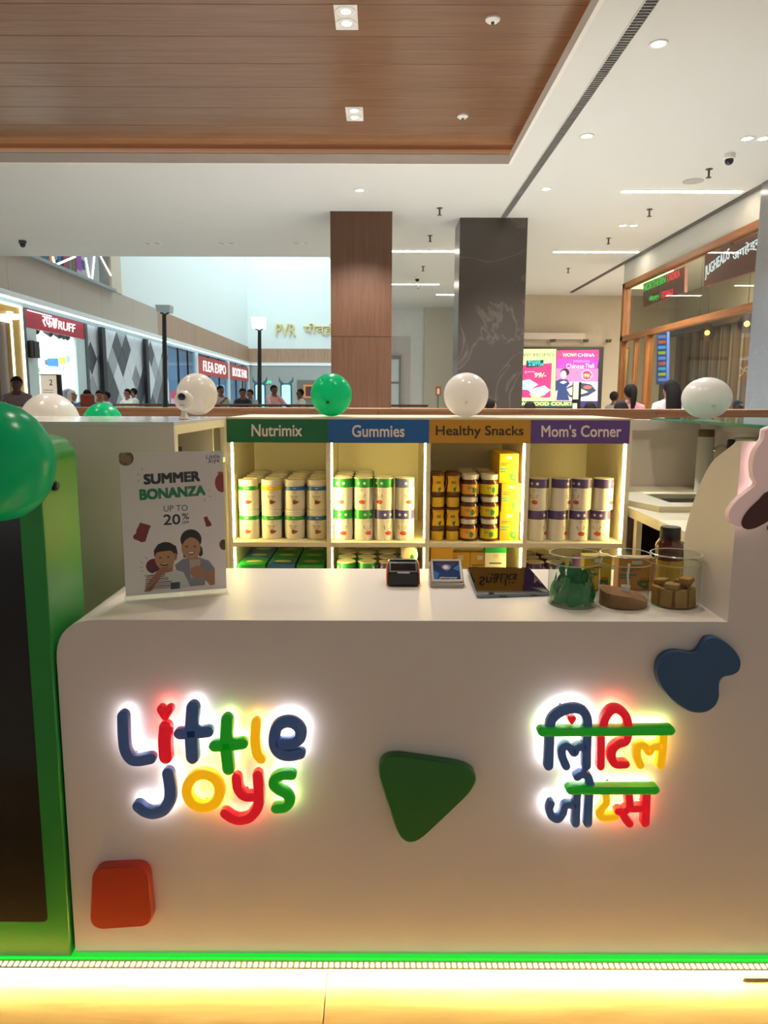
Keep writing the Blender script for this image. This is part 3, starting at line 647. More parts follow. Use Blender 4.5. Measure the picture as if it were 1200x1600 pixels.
def make_jar(nm, lab):
    t = thing(nm, 'proto', 'jar'); R = .044
    MB().lathe([(0, 0), (R - .004, 0), (R, .005), (R, .070), (R - .006, .080), (R - .008, .084), (0, .084)], n=28).build('body', M('choco_glass', '5a3420', rough=.08, var=.1, coat=.4), t, smooth=True)
    MB().lathe([(0, .084), (R - .004, .084), (R - .003, .086), (R - .003, .106), (R - .006, .109), (0, .109)], n=28).build('lid', tubw, t, smooth=True)
    ring(R + .0005, .014, .062).build('label', lab, t, smooth=True)
    m = MB(); patch(m, R + .0009, .2, blobpts(.011, .015, 12, .12, 4), .034); m.build('label_print', M('print_green'), t)
    m = MB()
    for z in (.046, .040): patch(m, R + .0009, -.35, [(-.010, 0), (.010, 0), (.010, .003), (-.010, .003)], z)
    m.build('name_print', ink, t); return t
sq = make_squeeze(); jo = make_jar('spread_jar', M('label_orange', 'e8a438', rough=.4)); jy = make_jar('spread_jar', M('label_lemon', 'dcc818', rough=.4))
for c, px in enumerate((681.5, 707)):
    X = PY(px, 820, 3.58).x
    for rk in range(2):
        for r in range(2):
            lab = f"brown squeeze bottle on yellow cap, {('left', 'right')[c]} column, {'top' if r else 'bottom'} row, {'rear' if rk else 'front'} rank"
            place(sq, (X + (.006 if c == 0 else 0), 3.58 + rk * .10, SB + .0002 + r * .1672), lab, 'squeeze bottles', random.uniform(-.1, .1) + (.1 if c == 0 else 0))
for c, px in enumerate((733, 763.5)):
    for rk in range(4):
        X = PY(px, 820, 3.58).x + rk * .003
        for r in range(3):
            if rk > 1 and r < 0: continue
            p = (jo, jy)[c]
            lab = f"chocolate spread jar with {('orange', 'yellow')[c]} label, {('bottom', 'middle', 'top')[r]} of its stack" + ("" if rk == 0 else f", {ORD[rk]} rank back") + (", front" if rk == 0 else "")
            place(p, (X + (.004 if c and r < 2 else 0) + random.uniform(-.002, .002), 3.585 + rk * .1, SB + .0002 + r * .1092), lab, 'spread jars under the yellow header', random.uniform(-.15, .25))
def make_carton(nm, c1):
    t = thing(nm, 'proto', 'box'); w_, d_, h_ = .094, .05, .142
    bx('carton', -w_ / 2, w_ / 2, -d_ / 2, d_ / 2, 0, h_, M('carton_' + c1, c1, rough=.4, var=.05), t, bevel=.001)
    f = -d_ / 2 - .0004
    m = MB(); m.add([(x + .022, f, z + .032) for x, z in blobpts(.017, .024, 16, .15, 6)], [list(range(16))]); m.build('print', M('print_green'), t)
    m = MB(); m.add([(x + .022, f - .0003, z + .028) for x, z in blobpts(.006, .006, 10, .1, 6)], [list(range(10))]); m.add([(x + .024, f - .0001, z + .052) for x, z in blobpts(.014, .007, 12, .1, 2)], [list(range(12))]); m.build('print', M('print_orange', 'e0702c', rough=.5), t)
    m = MB(); m.add([(-.012, f, .116), (.012, f, .116), (.014, f, .130), (-.014, f, .130)], [(0, 1, 2, 3)]); m.build('print', eyew, t)
    m = MB()
    for z, a, b in ((.094, -.04, .012), (.086, -.04, -.01)): m.add([(a, f, z), (b, f, z), (b, f, z + .004), (a, f, z + .004)], [(0, 1, 2, 3)])
    letter(m, 'LITTLE JOYS', lambda u, v: Vector((-.010 + u * .02, f - .0003, .121 + v * .004)), bold=.006)
    m.build('name_print', ink, t)
    m = MB()
    for z, a, b in ((.064, -.043, 0.0), (.052, -.043, -.014)): m.add([(a, f, z), (b, f, z), (b, f, z + .008), (a, f, z + .008)], [(0, 1, 2, 3)])
    m.build('print', M('print_teal', '4a8a7a', rough=.5), t); return t
cy1 = make_carton('snack_carton', 'e8bc14'); cy2 = make_carton('snack_carton', 'd0a41c')
for r in range(3):
    p = (cy2, cy2, cy1)[r]
    X = PY((796, 797, 793)[r], 820, 3.565).x
    place(p, (X, 3.59 if r < 2 else 3.60, SB + .0002 + r * .1423), f"yellow snack carton, {('bottom', 'middle', 'top')[r]} of the front stack under the yellow header", 'yellow snack cartons', (-.02, .03, .02)[r])
    for k in range(5):
        place(cy1, (X + .004, 3.66 + k * .055, SB + .0002 + r * .1423), f"yellow snack carton, {ORD[k + 1]} rank back, {('bottom', 'middle', 'top')[r]} layer under the yellow header", 'yellow snack cartons', 0)
# lower compartment under the yellow header
T(MB().box(.262, .372, 3.56, 3.70, .6552, .886).build('yellow_box', M('carton_plain', 'd8a814', rough=.4, var=.06), bevel=.003), 'plain golden yellow box low under the yellow header', 'box', 'boxes in the lower compartment under the yellow header')
for k in range(2):
    place(cy2, (.415 + k * .096, 3.62, .6552), f"yellow snack carton standing low under the yellow header, {('left', 'right')[k]} of two", 'yellow snack cartons', 0).scale = (1, 1, 1.4)
gc = thing('white_carton', 'white carton with green top band low under the yellow header', 'box', (PY(774, 880, 3.55).x, 3.58, .6552)); q = gc.location
bx('carton', q.x - .052, q.x + .052, 3.55, 3.61, .6552, .888, M('carton_cream', 'e6e6cc', rough=.4), gc, bevel=.001)
bx('band', q.x - .0525, q.x + .0525, 3.5493, 3.6105, .862, .8885, M('band_bright_green', '18a848', rough=.4), gc)
m = MB(); letter(m, 'LITTLE', lambda u, v: Vector((q.x - .013 + .026 * u, 3.5495, .846 + .007 * v)), bold=.006); m.build('logo_print', redink, gc); m = MB(); letter(m, 'JOYS', lambda u, v: Vector((q.x - .009 + .018 * u, 3.5495, .836 + .007 * v)), bold=.006); m.build('logo_print', redink, gc)
bx('print_line', q.x - .03, q.x + .03, 3.5494, 3.55, .806, .813, M('ink_green'), gc)
# ------------------------------------------------------------------ things on the counter
# acrylic poster stand
pa, pb = PZ(197, 938, ZC), PZ(354, 925, ZC)
ang = math.atan2(pb.y - pa.y, pb.x - pa.x); PW = (pb - pa).length
ps = thing('poster_stand', 'clear acrylic stand holding a summer sale poster on the counter', 'poster stand', (pa.x, pa.y, ZC + .0002), ang)
PH = .418; acr = glass('acrylic', 'fdfffd', .6)
R4 = wm(ps)
def L(x, y, z): return R4 @ Vector((x, y, z))
def lbox(name, x0, x1, y0, y1, z0, z1, mat, bevel=0): return MB().box(x0, x1, y0, y1, z0, z1).xf(R4).build(name, mat, ps, bevel=bevel)
lbox('front_sheet', -.004, PW + .004, -.0022, -.0006, .004, PH + .018, acr)
lbox('back_sheet', -.004, PW + .004, .0022, .0038, .004, PH + .018, acr)
lbox('base', -.004, PW + .004, -.05, .05, 0, .003, acr)
sheet = lbox('poster', 0, PW, .0, .001, .012, PH + .014, M('poster_paper', 'f4e2e2', rough=.55, var=.02))
TL, TR, BR, BLc = (120, 148), (1078, 135), (1095, 1420), (165, 1490)
def PU(u, v):
    a = b = .5
    for _ in range(12):
        x = (TL[0] * (1 - a) + TR[0] * a) * (1 - b) + (BLc[0] * (1 - a) + BR[0] * a) * b
        y = (TL[1] * (1 - a) + TR[1] * a) * (1 - b) + (BLc[1] * (1 - a) + BR[1] * a) * b
        a += (u - x) / 945; b += (v - y) / 1310
    return max(0, min(1, a)), max(0, min(1, b))
def pm(u, v, lay=0): a, b = PU(u, v); return L(a * PW, -.00006 - lay * .00006, .014 + (1 - b) * PH)
def pprint(nm, shapes, c, lay=0):
    m = MB()
    for sh_ in shapes: m.add([pm(x, y, lay) for x, y in sh_], [list(range(len(sh_)))[::-1]])
    return m.build(nm, M('poster_' + c, c, rough=.5, var=.06, scale=60), sheet)
def ell(cx, cy, rx, ry, n=20, a0=0, a1=360): return [(cx + rx * math.cos(math.radians(a0 + (a1 - a0) * i / n)), cy + ry * math.sin(math.radians(a0 + (a1 - a0) * i / n))) for i in range(n + (a1 - a0 < 360))]
def ptext(body, tl, tr, br, bl, c, bold=.02, lay=3):
    m = MB(); letter(m, body, lambda u, v: pm(*(Vector(bl) * (1 - u) * (1 - v) + Vector(br) * u * (1 - v) + Vector(tl) * (1 - u) * v + Vector(tr) * u * v), lay), bold=bold); m.build('poster_lettering', M('poster_' + c, c, rough=.5), sheet)
ptext('SUMMER', (335, 345), (858, 318), (862, 415), (338, 445), '26282a', .05)
ptext('BONANZA', (295, 485), (905, 450), (910, 545), (300, 590), '12804a', .05)
ptext('UP TO', (515, 640), (738, 632), (738, 688), (515, 696), '4a4442', .0)
ptext('20', (512, 722), (668, 718), (668, 815), (512, 822), '26282a', .014)
ptext('%', (684, 712), (750, 710), (750, 768), (684, 770), '3a3634', .01)
ptext('OFF', (684, 784), (750, 782), (750, 810), (684, 812), '3a3634', .01)
for q_, c in (('Lit', '4a78b0'),): ptext('Little', (918, 172), (1052, 165), (1052, 205), (918, 212), '5a7aa8', .01)
ptext('J', (930, 215), (962, 213), (962, 245), (930, 247), '4a78b0', .02); ptext('o', (966, 218), (990, 216), (990, 246), (966, 248), 'd8a030', .02); ptext('y', (992, 216), (1016, 214), (1016, 254), (992, 256), 'c84038', .02); ptext('s', (1018, 214), (1046, 212), (1046, 240), (1018, 242), '4a9a58', .02)
pprint('print_walnut', [ell(180, 200, 72, 68)], '7a5238'); pprint('print_walnut', [ell(160, 190, 30, 50), ell(205, 215, 22, 40)], '9a7450', 1)
pprint('print_pomegranate', [ell(1065, 430, 66, 88)], 'a8342c'); pprint('print_pomegranate', [[(1030, 350), (1025, 325), (1045, 335), (1050, 318), (1066, 335), (1080, 325), (1080, 355)]], 'b04a3c', 1)
pprint('print_gummy', [[(300, 795), (330, 805), (372, 815), (398, 830), (380, 865), (370, 900), (355, 945), (345, 975), (310, 982), (280, 965), (240, 950), (236, 920), (262, 895), (268, 860), (282, 838)]], '8e2c34')
pprint('print_gummy', [[(885, 752), (920, 740), (935, 775), (955, 800), (962, 828), (935, 838), (908, 838), (900, 800)]], '8e2c34')
pprint('print_cluster', [ell(1075, 1010, 42, 50)], '6a4028')
pprint('print_ball', [ell(425, 1210, 78, 72)], '6a2430')
rays = []
for x, y, dx, dy in ((325, 300, 6, 26), (292, 350, 22, 8), (290, 410, 20, -18), (945, 500, 20, -14), (950, 555, 22, 4), (898, 590, 4, 24), (350, 1130, 12, 20), (310, 1170, 20, 10), (305, 1220, 22, 0), (312, 1255, 20, -8), (335, 1300, 16, -16)):
    n = Vector((-dy, dx)).normalized() * 5; rays.append([(x - dx * .6 + n.x, y - dy * .6 + n.y), (x + dx * .6 + n.x, y + dy * .6 + n.y), (x + dx * .6 - n.x, y + dy * .6 - n.y), (x - dx * .6 - n.x, y - dy * .6 - n.y)])
pprint('print_rays', rays, 'd8b878')
# printed girl and boy
pprint('print_hair', [ell(765, 960, 100, 98), [(840, 1000), (870, 1040), (875, 1100), (850, 1125), (835, 1110)], [(690, 1100), (715, 1090), (715, 1130), (692, 1130)]], '2e2422', 1)
pprint('print_top', [[(610, 1200), (690, 1140), (840, 1130), (930, 1160), (985, 1235), (900, 1280), (890, 1395), (720, 1410), (640, 1300)]], '8c8896', 1)
pprint('print_skin', [[(725, 1100), (825, 1100), (830, 1150), (790, 1200), (720, 1150)], [(905, 1270), (985, 1235), (985, 1390), (940, 1400), (880, 1330)]], 'b07858', 2)
pprint('print_skin', [ell(763, 1040, 90, 102)], 'c48c68', 3)
pprint('print_hair', [[(675, 1020), (680, 950), (720, 905), (800, 905), (845, 950), (852, 1020), (830, 960), (770, 925), (710, 965)]], '2e2422', 4)
pprint('print_face', [ell(722, 1025, 15, 6), ell(800, 1025, 15, 6), [(725, 1078), (800, 1072), (780, 1102), (745, 1102)]], '4a2a22', 5)
pprint('print_face', [[(733, 1080), (792, 1076), (780, 1092), (748, 1093)]], 'f0e4dc', 6)
pprint('print_glass', [[(745, 1150), (850, 1145), (840, 1320), (755, 1325)]], 'c0a69c', 4)
pprint('print_skin', [[(760, 1230), (830, 1205), (880, 1235), (890, 1300), (860, 1330), (780, 1320), (755, 1280)]], 'b47c5c', 5)
pprint('print_hair', [ell(530, 1085, 108, 105)], '2a2220', 5)
pprint('print_shirt', [[(330, 1450), (360, 1300), (440, 1260), (600, 1240), (690, 1270), (750, 1400), (720, 1415), (600, 1430)]], 'd6d0cc', 5)
st = [[(345 - i * 3, 1300 + i * 36), (520 + i * 30, 1285 + i * 33), (520 + i * 30, 1294 + i * 33), (345 - i * 3, 1309 + i * 36)] for i in range(4)]
pprint('print_stripes', st, '4a5a68', 6); pprint('print_stripes', [[(x, y + 17) for x, y in s_] for s_ in st], 'b86a5c', 6)
pprint('print_pocket', [[(570, 1370), (655, 1362), (655, 1425), (570, 1435)]], '45505c', 7)
pprint('print_skin', [[(450, 1200), (600, 1180), (590, 1260), (500, 1280)], ell(612, 1120, 22, 35)], 'b47a58', 6)
pprint('print_skin', [ell(520, 1140, 90, 108)], 'c88e68', 7)
pprint('print_hair', [[(425, 1120), (420, 1060), (460, 1000), (560, 985), (625, 1020), (635, 1090), (610, 1075), (560, 1062), (480, 1072), (440, 1085)]], '2a2220', 8)
pprint('print_face', [ell(478, 1130, 14, 6), ell(552, 1122, 14, 6), ell(515, 1192, 34, 16)], '4a2422', 8)
pprint('print_face', [[(490, 1183), (542, 1180), (536, 1190), (496, 1192)]], 'f0e4dc', 9)
pprint('print_skin', [[(325, 1455), (390, 1450), (500, 1290), (560, 1245), (545, 1210), (480, 1225), (430, 1280), (380, 1350)]], 'bc805c', 9)
# card terminal
ct = thing('card_terminal', 'black handheld card terminal with orange sides on the counter', 'terminal', (PZ(630, 917, ZC).x, 2.31, ZC + .0002)); x = ct.location.x; w_ = .047
prof = [(2.262, ZC + .0005), (2.36, ZC + .0005), (2.37, ZC + .05), (2.35, ZC + .07), (2.31, ZC + .068), (2.268, ZC + .045)]
P = rounded([(0, a, b) for a, b in prof], .008, 4)
MB().prism([(x - w_, p.y, p.z) for p in P], (2 * w_, 0, 0)).build('body', M('terminal_black', '1d1a17', rough=.3), ct, smooth=True, bevel=.004)
orange = M('terminal_orange', 'd85a20', rough=.4)
for s_ in (-1, 1): MB().prism([(x + s_ * w_, 2.31 + (p.y - 2.31) * .93, ZC + .004 + (p.z - ZC) * .86) for p in P], (s_ * .006, 0, 0)).build('side_cap', orange, ct, smooth=True, bevel=.003)
MB().add([(x - .04, 2.2755, ZC + .0505), (x + .04, 2.2755, ZC + .0505), (x + .04, 2.304, ZC + .0662), (x - .04, 2.304, ZC + .0662)], [(0, 1, 2, 3)]).build('film_window', M('gloss_black', '231c18', rough=.05), ct)
bx('paper_slot', x - .042, x + .042, 2.325, 2.345, ZC + .0695, ZC + .074, black, ct, bevel=.002)
MB().add([(x - .018, 2.2660, ZC + .0425), (x + .02, 2.2660, ZC + .0425), (x + .02, 2.2672, ZC + .0465), (x - .018, 2.2672, ZC + .0465)], [(0, 1, 2, 3)]).build('painted_glint', eyew, ct)  # highlight on the front edge painted as a white patch
# contactless card holder
ch = thing('payment_stand', 'clear framed payment pad with blue contactless card on the counter', 'payment stand', (PZ(699, 918, ZC).x, 2.30, ZC + .0002)); x = ch.location.x; w_ = .053
sv = M('frame_silver', 'b4aca4', rough=.25, metal=.3)
A0, A1 = Vector((0, 2.256, ZC + .012)), Vector((0, 2.335, ZC + .068))
nrm = Vector((0, -(A1.z - A0.z), A1.y - A0.y)).normalized()
def CH_(u, v, o=0): p = A0.lerp(A1, v) + nrm * o; return Vector((x - w_ + 2 * w_ * u, p.y, p.z))
MB().prism([(x - w_, 2.25, ZC + .0005), (x - w_, 2.36, ZC + .0005), (x - w_, 2.36, ZC + .05), (x - w_, 2.337, ZC + .068), (x - w_, 2.254, ZC + .012)], (2 * w_, 0, 0)).build('body', sv, ch, bevel=.004)
def cq(nm, pts, c, o): MB().add([CH_(u, v, o) for u, v in pts], [list(range(len(pts)))]).build(nm, M('pay_' + c, c, rough=.5, spec=.1, var=.03), ch)
cq('card', [(.11, .14), (.89, .14), (.89, .93), (.11, .93)], '10306c', .0035)
cq('card_print', [(.11, .93), (.89, .93), (.5, .45)], '45406c', .0039)
cq('card_print', [(.89, .82), (.89, .50), (.70, .62)], '3a7cc0', .0039); cq('card_print', [(.11, .55), (.28, .42), (.20, .14), (.11, .14)], '2f6cb0', .0039)
m = MB(); m.add([CH_(.5 + .13 * math.cos(a), .68 + .12 * math.sin(a), .0042) for a in (2 * math.pi * i / 20 for i in range(20))], [list(range(20))]); m.build('emblem_ring', M('pay_ring', '8a80a8', rough=.4), ch)
m = MB(); m.add([CH_(.48 + .07 * math.cos(a), .68 + .075 * math.sin(a), .0045) for a in (2 * math.pi * i / 20 for i in range(20))], [list(range(20))]); m.build('emblem', M('pay_em', 'd8d0dc', rough=.4), ch)
m = MB(); letter(m, 'plutuspay', lambda u, v: CH_(.27 + .52 * u + .03 * v, .17 + .1 * v, .0044), bold=.006); m.build('lettering', eyew, ch)
for (u0, u1, v0, v1) in ((.04, .1, .1, 1), (.9, .96, .1, 1), (.04, .96, .94, 1.0), (.04, .96, .06, .12)):
    m = MB(); m.prism([CH_(u0, v0, .001), CH_(u1, v0, .001), CH_(u1, v1, .001), CH_(u0, v1, .001)], nrm * .007); m.build('rim', M('clear_rim', 'd8d0c4', rough=.12), ch)
# tablet
tb = thing('tablet', 'dark glossy tablet lying on the counter', 'tablet', (.42, 2.3, ZC + .0002))
a, b, c, d = PZ(745, 935, ZC), PZ(861, 931, ZC), PZ(827, 890.5, ZC + .015), PZ(729, 890, ZC + .015)
tl_ = math.atan2(.022, (c.y + d.y - a.y - b.y) / 2)
P = rounded([tuple(p) for p in (a, b, c, d)], .012, 5); nr_ = (b - a).cross(d - a).normalized(); nr_ = nr_ if nr_.z > 0 else -nr_
MB().prism([p + nr_ * .0006 for p in P], nr_ * .008).build('body', M('tablet_metal', '6f8290', rough=.3, metal=.6), tb, smooth=True)
ce = sum((p for p in P), Vector()) / len(P)
MB().prism([ce + Vector(((p.x - ce.x) * .975, (p.y - ce.y) * .985, (p.z - ce.z) * .985)) + nr_ * .0087 for p in P], nr_ * .0006).build('screen', M('tablet_screen', '0c0b0c', rough=.03, spec=1.0, var=0), tb)
bx('rear_prop', c.x - .15, c.x - .06, c.y - .03, c.y - .01, ZC + .0003, ZC + .0135, black, tb)
for f0, f1 in ((.3, .4), (.72, .8)):
    p, q = a.lerp(b, f0), a.lerp(b, f1); MB().box(p.x, q.x, p.y - .0008, p.y, ZC + .003, ZC + .006).build('port', black, tb)
# acrylic jars with contents
jg = glass('jar_acrylic', 'eaf0ea', .8, rough=.03, base=.02)
def acrylic_jar(label, px):
    p = PZ(px, 956, ZC); c = (p.x * 1.007, 2.075, ZC + .0003); R = .0705
    t = thing('acrylic_jar', label, 'jar', c, group='clear jars on the counter')
    MB().lathe([(R - .002, .0), (R, .004), (R, .112), (R - .003, .115), (R, .118), (R, .124)], c, 40, cap=False).build('wall', jg, t, smooth=True)
    MB().lathe([(0, .0), (R - .002, .0)], c, 40).build('base', jg, t)
    MB().lathe([(R + .0015, .122), (R + .002, .126), (R + .002, .146), (R - .001, .150), (R - .006, .150), (R - .008, .147), (0, .147)], c, 40, cap=False).build('lid', glass('jar_lid', 'f4f8f4', .22, rough=.03), t, smooth=True)
    MB().lathe([(R + .0022, .1225), (R + .0028, .1240), (R + .0022, .1255)], c, 40, cap=False).build('lid_rim', M('jar_rim', 'c8c4b8', rough=.15), t, smooth=True)
    MB().lathe([(R + .0010, .1485), (R + .0012, .1500), (R - .0005, .1512), (R - .0030, .1508)], c, 40, cap=False).build('lid_edge', M('jar_rim'), t, smooth=True)
    return t, Vector(c), R
t1, c1, R = acrylic_jar('clear lidded jar full of green foil wrappers', 904)
foil = M('green_foil', '2a8a4e', rough=.32, var=.3, scale=30)
CLK = ['front', 'front right', 'right', 'rear right', 'rear', 'rear left', 'left', 'front left']
for k in range(12):
    rr = random.Random(k + 3); ring_ = k < 8; n, mm_ = 10, 6
    a0_ = -math.pi / 2 + (k * math.pi / 4 if ring_ else k * 1.7); rad = (.066 - .004 * (k % 2)) if ring_ else .034 - .006 * (k % 2); span = .95 if ring_ else 1.7
    hh_ = rr.uniform(.055, .085) if ring_ else .05; z0_ = rr.uniform(.003, .008) if ring_ else .035 + .008 * (k - 8); tl_ = rr.uniform(-.8, .8)
    vs, fs = [], []
    for i in range(n + 1):
        for j_ in range(mm_ + 1):
            u, v = i / n - .5, j_ / mm_; a_ = a0_ + u * span * (1 - .25 * v); r_ = rad - .010 * v * (1 if ring_ else -.6) - .004 * (1 + math.sin(u * 6 + v * 5 * (-1) ** k + k * 2)) - .003 * math.sin(v * 8 - u * 4 + k)
            r_ = min(r_, .0665); vs.append(c1 + Vector((r_ * math.cos(a_), r_ * math.sin(a_), z0_ + hh_ * (v + tl_ * u * v) + .004 * (1 + math.sin(u * 5 + k)))))
    for i in range(n):
        for j_ in range(mm_): fs.append((i * (mm_ + 1) + j_, (i + 1) * (mm_ + 1) + j_, (i + 1) * (mm_ + 1) + j_ + 1, i * (mm_ + 1) + j_ + 1))
    m = MB().add(vs, fs); q = [c1 + Vector(((v - c1).x * .985, (v - c1).y * .985, (v - c1).z)) for v in vs]; m.add(q, [f[::-1] for f in fs])
    T(m.build('foil_wrapper', foil, smooth=True), f"crumpled green foil wrapper in the left jar, at its {CLK[k]} side" if ring_ else f"crumpled green foil wrapper in the left jar, {ORD[k - 8]} of the middle heap", 'wrapper', 'green foil wrappers')
t2, c2, R = acrylic_jar('clear lidded jar of brown powder with a white scoop', 985)
m = MB(); n = 32; vs = [c2 + Vector((0, 0, .046))]; r_ = R - .003
for ri in (.35, .7, 1.0):
    for i in range(n):
        a_ = 2 * math.pi * i / n; vs.append(c2 + Vector((r_ * ri * math.cos(a_), r_ * ri * math.sin(a_), .044 - .018 * ri * math.cos(a_) * .8 - .012 * ri * ri + .004 * math.sin(3 * a_) * ri)))
fs = [(0, 1 + i, 1 + (i + 1) % n) for i in range(n)]
for k in range(2):
    for i in range(n): fs.append((1 + k * n + i, 1 + (k + 1) * n + i, 1 + (k + 1) * n + (i + 1) % n, 1 + k * n + (i + 1) % n))
b0 = len(vs); vs += [c2 + Vector((r_ * math.cos(2 * math.pi * i / n), r_ * math.sin(2 * math.pi * i / n), .001)) for i in range(n)]
for i in range(n): fs.append((1 + 2 * n + i, b0 + i, b0 + (i + 1) % n, 1 + 2 * n + (i + 1) % n))
fs.append([b0 + i for i in range(n)][::-1])
o = T(m.add(vs, fs).build('powder', M('powder_brown', 'a8744e', rough=.9, var=.12, scale=90, bump=.4), smooth=True), 'brown drink powder heaped in the middle clear jar', 'powder'); o['kind'] = 'stuff'
sp = thing('scoop', 'white plastic scoop stuck in the brown powder', 'scoop', tuple(c2 + Vector((.0, -.02, .043)))); q = sp.location.copy(); spm = M('scoop_white', 'f4f2ec', rough=.3)
MB().lathe([(0, -.004), (.010, -.004), (.013, .016), (.0115, .016), (.009, -.002), (0, -.002)], q, 18).build('bowl', spm, sp, smooth=True)
MB().tube([q + Vector((.008, 0, .012)), q + Vector((.006, .006, .045)), q + Vector((.011, .012, .078))], [.003, .0028, .0035], 6).build('handle', spm, sp, smooth=True)
t3, c3, R = acrylic_jar('clear lidded jar of biscuit pieces', 1066)
bis = M('biscuit', 'b98a48', rough=.75, var=.18, scale=70, bump=.3)
bm_ = MB()
spots = [(a_, .048, .027, 0) for a_ in [math.radians(-90 + 45 * i) for i in range(8)]] + [(0.4, .036, .062, 1), (2.4, .038, .062, 1), (4.2, .038, .062, 1), (5.5, .034, .077, 1)]
for k, (a_, rad, z, lay) in enumerate(spots):
    rr = random.Random(k + 50); sx, sy, sz = (.0175, .009, .0265) if lay == 0 else (.020, .016, .0072)
    mm = MB().box(-sx, sx, -sy, sy, -sz, sz).xf(Matrix.Translation(c3 + Vector((rad * math.cos(a_), rad * math.sin(a_), z))) @ Matrix.Rotation(a_ + math.pi / 2 + rr.uniform(-.15, .15), 4, 'Z') @ Matrix.Rotation(rr.uniform(-.12, .12), 4, 'X'))
    T(mm.build('biscuit', bis, bevel=.003), f'upright golden biscuit in the right jar, {CLK[k]} side' if not lay else f'flat golden biscuit lying on top in the right jar, {ORD[k - 8]} one', 'biscuit', 'biscuit pieces in the right jar')
# goods standing behind the jars
sb = thing('syrup_bottle', 'brown bottle with black cap and yellow label behind the right jar', 'bottle', (PY(1047, 840, 2.30).x, 2.30, ZC + .0003)); q = sb.location.copy()
MB().lathe([(0, 0), (.040, 0), (.043, .004), (.043, .08), (.041, .10), (.043, .125), (.041, .135), (.032, .147), (.030, .150), (0, .150)], q, 28).build('body', M('amber', '5c2a1c', rough=.12, coat=.5), sb, smooth=True)
MB().lathe([(0, .150), (.031, .150), (.032, .152), (.031, .186), (.029, .189), (0, .189)], q, 28).build('cap', black, sb, smooth=True)
MB().lathe([(.0436, .02), (.0436, .085)], q, 24, a0=math.radians(195), a1=math.radians(345)).build('label', M('label_gold', 'c8a418', rough=.45, var=.15, scale=50), sb, smooth=True)
m = MB()
for z in (.05, .044): patch(m, .0440, 0, [(-.02, 0), (.02, 0), (.02, .004), (-.02, .004)], z)
m.xf(Matrix.Translation(q)).build('label_print', ink, sb)
co_ = make_carton('orange_carton', 'd8923c'); o = place(co_, (PY(985, 900, 2.28).x, 2.25, ZC + .0003), 'orange carton standing behind the powder jar', 'goods behind the clear jars', 0); o.scale = (1.2, .9, .72)
o = place(cy1, (PY(927, 900, 2.26).x, 2.24, ZC + .0003), 'yellow carton standing behind the wrapper jar', 'goods behind the clear jars', 0); o.scale = (.9, .9, .78)
# security camera
sc_ = thing('security_camera', 'small white desktop security camera on the left cabinet', 'camera', (PY(288, 650, 2.95).x, 2.95, ZT + .0002)); q = sc_.location.copy(); cw = M('camera_white', 'e4ded8', rough=.3)
MB().lathe([(0, 0), (.022, 0), (.024, .004), (.015, .012), (.010, .03), (.012, .04), (0, .04)], q, 20).build('stand', cw, sc_, smooth=True)
MB().ball(q + Vector((0, 0, .075)), (.036, .034, .040), 24, 16).build('head', cw, sc_, smooth=True)
MB().lathe([(0, 0), (.020, 0), (.021, .006), (0, .007)], (0, 0, 0), 24).xf(Matrix.Translation(q + Vector((.001, -.026, .087))) @ Matrix.Rotation(math.pi / 2 + .25, 4, 'X')).build('lens_ring', cw, sc_, smooth=True)
MB().lathe([(0, 0), (.0145, 0), (.0145, .004), (.008, .007), (0, .008)], (0, 0, 0), 24).xf(Matrix.Translation(q + Vector((.001, -.0315, .0885))) @ Matrix.Rotation(math.pi / 2 + .25, 4, 'X')).build('lens', M('lens_black', '08080a', rough=.05), sc_, smooth=True)
bx('brand_mark', q.x - .010, q.x + .010, q.y - .0335, q.y - .030, q.z + .054, q.z + .0565, M('mark_rose', 'b89a98'), sc_)
# ------------------------------------------------------------------ balloons
bw = latex('balloon_white', 'f4efea', .4); bg_ = latex('balloon_green', '20d6a0', .6)
def balloon(px, py, Y, rx, rz, mat, label, knot='front', tilt=0, egg=0.0, ry=None, c=None):
    c = c or PY(px, py, Y); t = thing('balloon', label, 'balloon', tuple(c - Vector((0, 0, rz))), group='party balloons')
    MB().ball((0, 0, 0), (rx, ry or rx, rz), 36, 24, egg=egg).xf(Matrix.Translation(c) @ Matrix.Rotation(tilt, 4, 'Y')).build('skin', mat, t, smooth=True)
    k = {'front': (c + Vector((-.01, -rx * .93, -rz * .33)), Vector((0, -1, -.1))), 'down': (c + Vector((0, 0, -rz)), Vector((0, 0, -1))), 'back': (c + Vector((0, rx * .96, 0)), Vector((0, 1, 0)))}[knot]
    rot = k[1].to_track_quat('Z', 'Y').to_matrix().to_4x4()
    MB().lathe([(.010, -.008), (.005, .0), (.003, .004), (.006, .010), (.008, .012), (0, .012)], n=14).xf(Matrix.Translation(k[0]) @ rot).build('knot', M('knot_green', '0a4a34') if mat is bg_ and knot == 'front' else mat, t, smooth=True)
    return t
s35 = 3.66 / 1150
balloon(517.5, 617, 3.68, 32 * s35, 33 * s35, bg_, 'green balloon on the shelf above the green and blue headers')
balloon(728, 617, 3.68, 34.5 * s35, 34 * s35, bw, 'white balloon on the shelf above the yellow header')
balloon(1104, 622, 3.96, 36 * s35 * 1.1, 31 * s35 * 1.1, bw, 'white balloon lying on the glass top at the right')
balloon(308, 616, 3.3, 31 * 3.3 / 1150, 32 * 3.3 / 1150, bw, 'white balloon right behind the security camera', 'back')
led_ = thing('rear_ledge', 'low white ledge behind the left cabinet', 'ledge', (-1.8, 3.9, 0))
bx('board', -2.6, -.73, 3.52, 4.3, 1.28, 1.30, white, led_); bx('support', -2.5, -.8, 3.6, 4.25, 0, 1.28, white, led_)
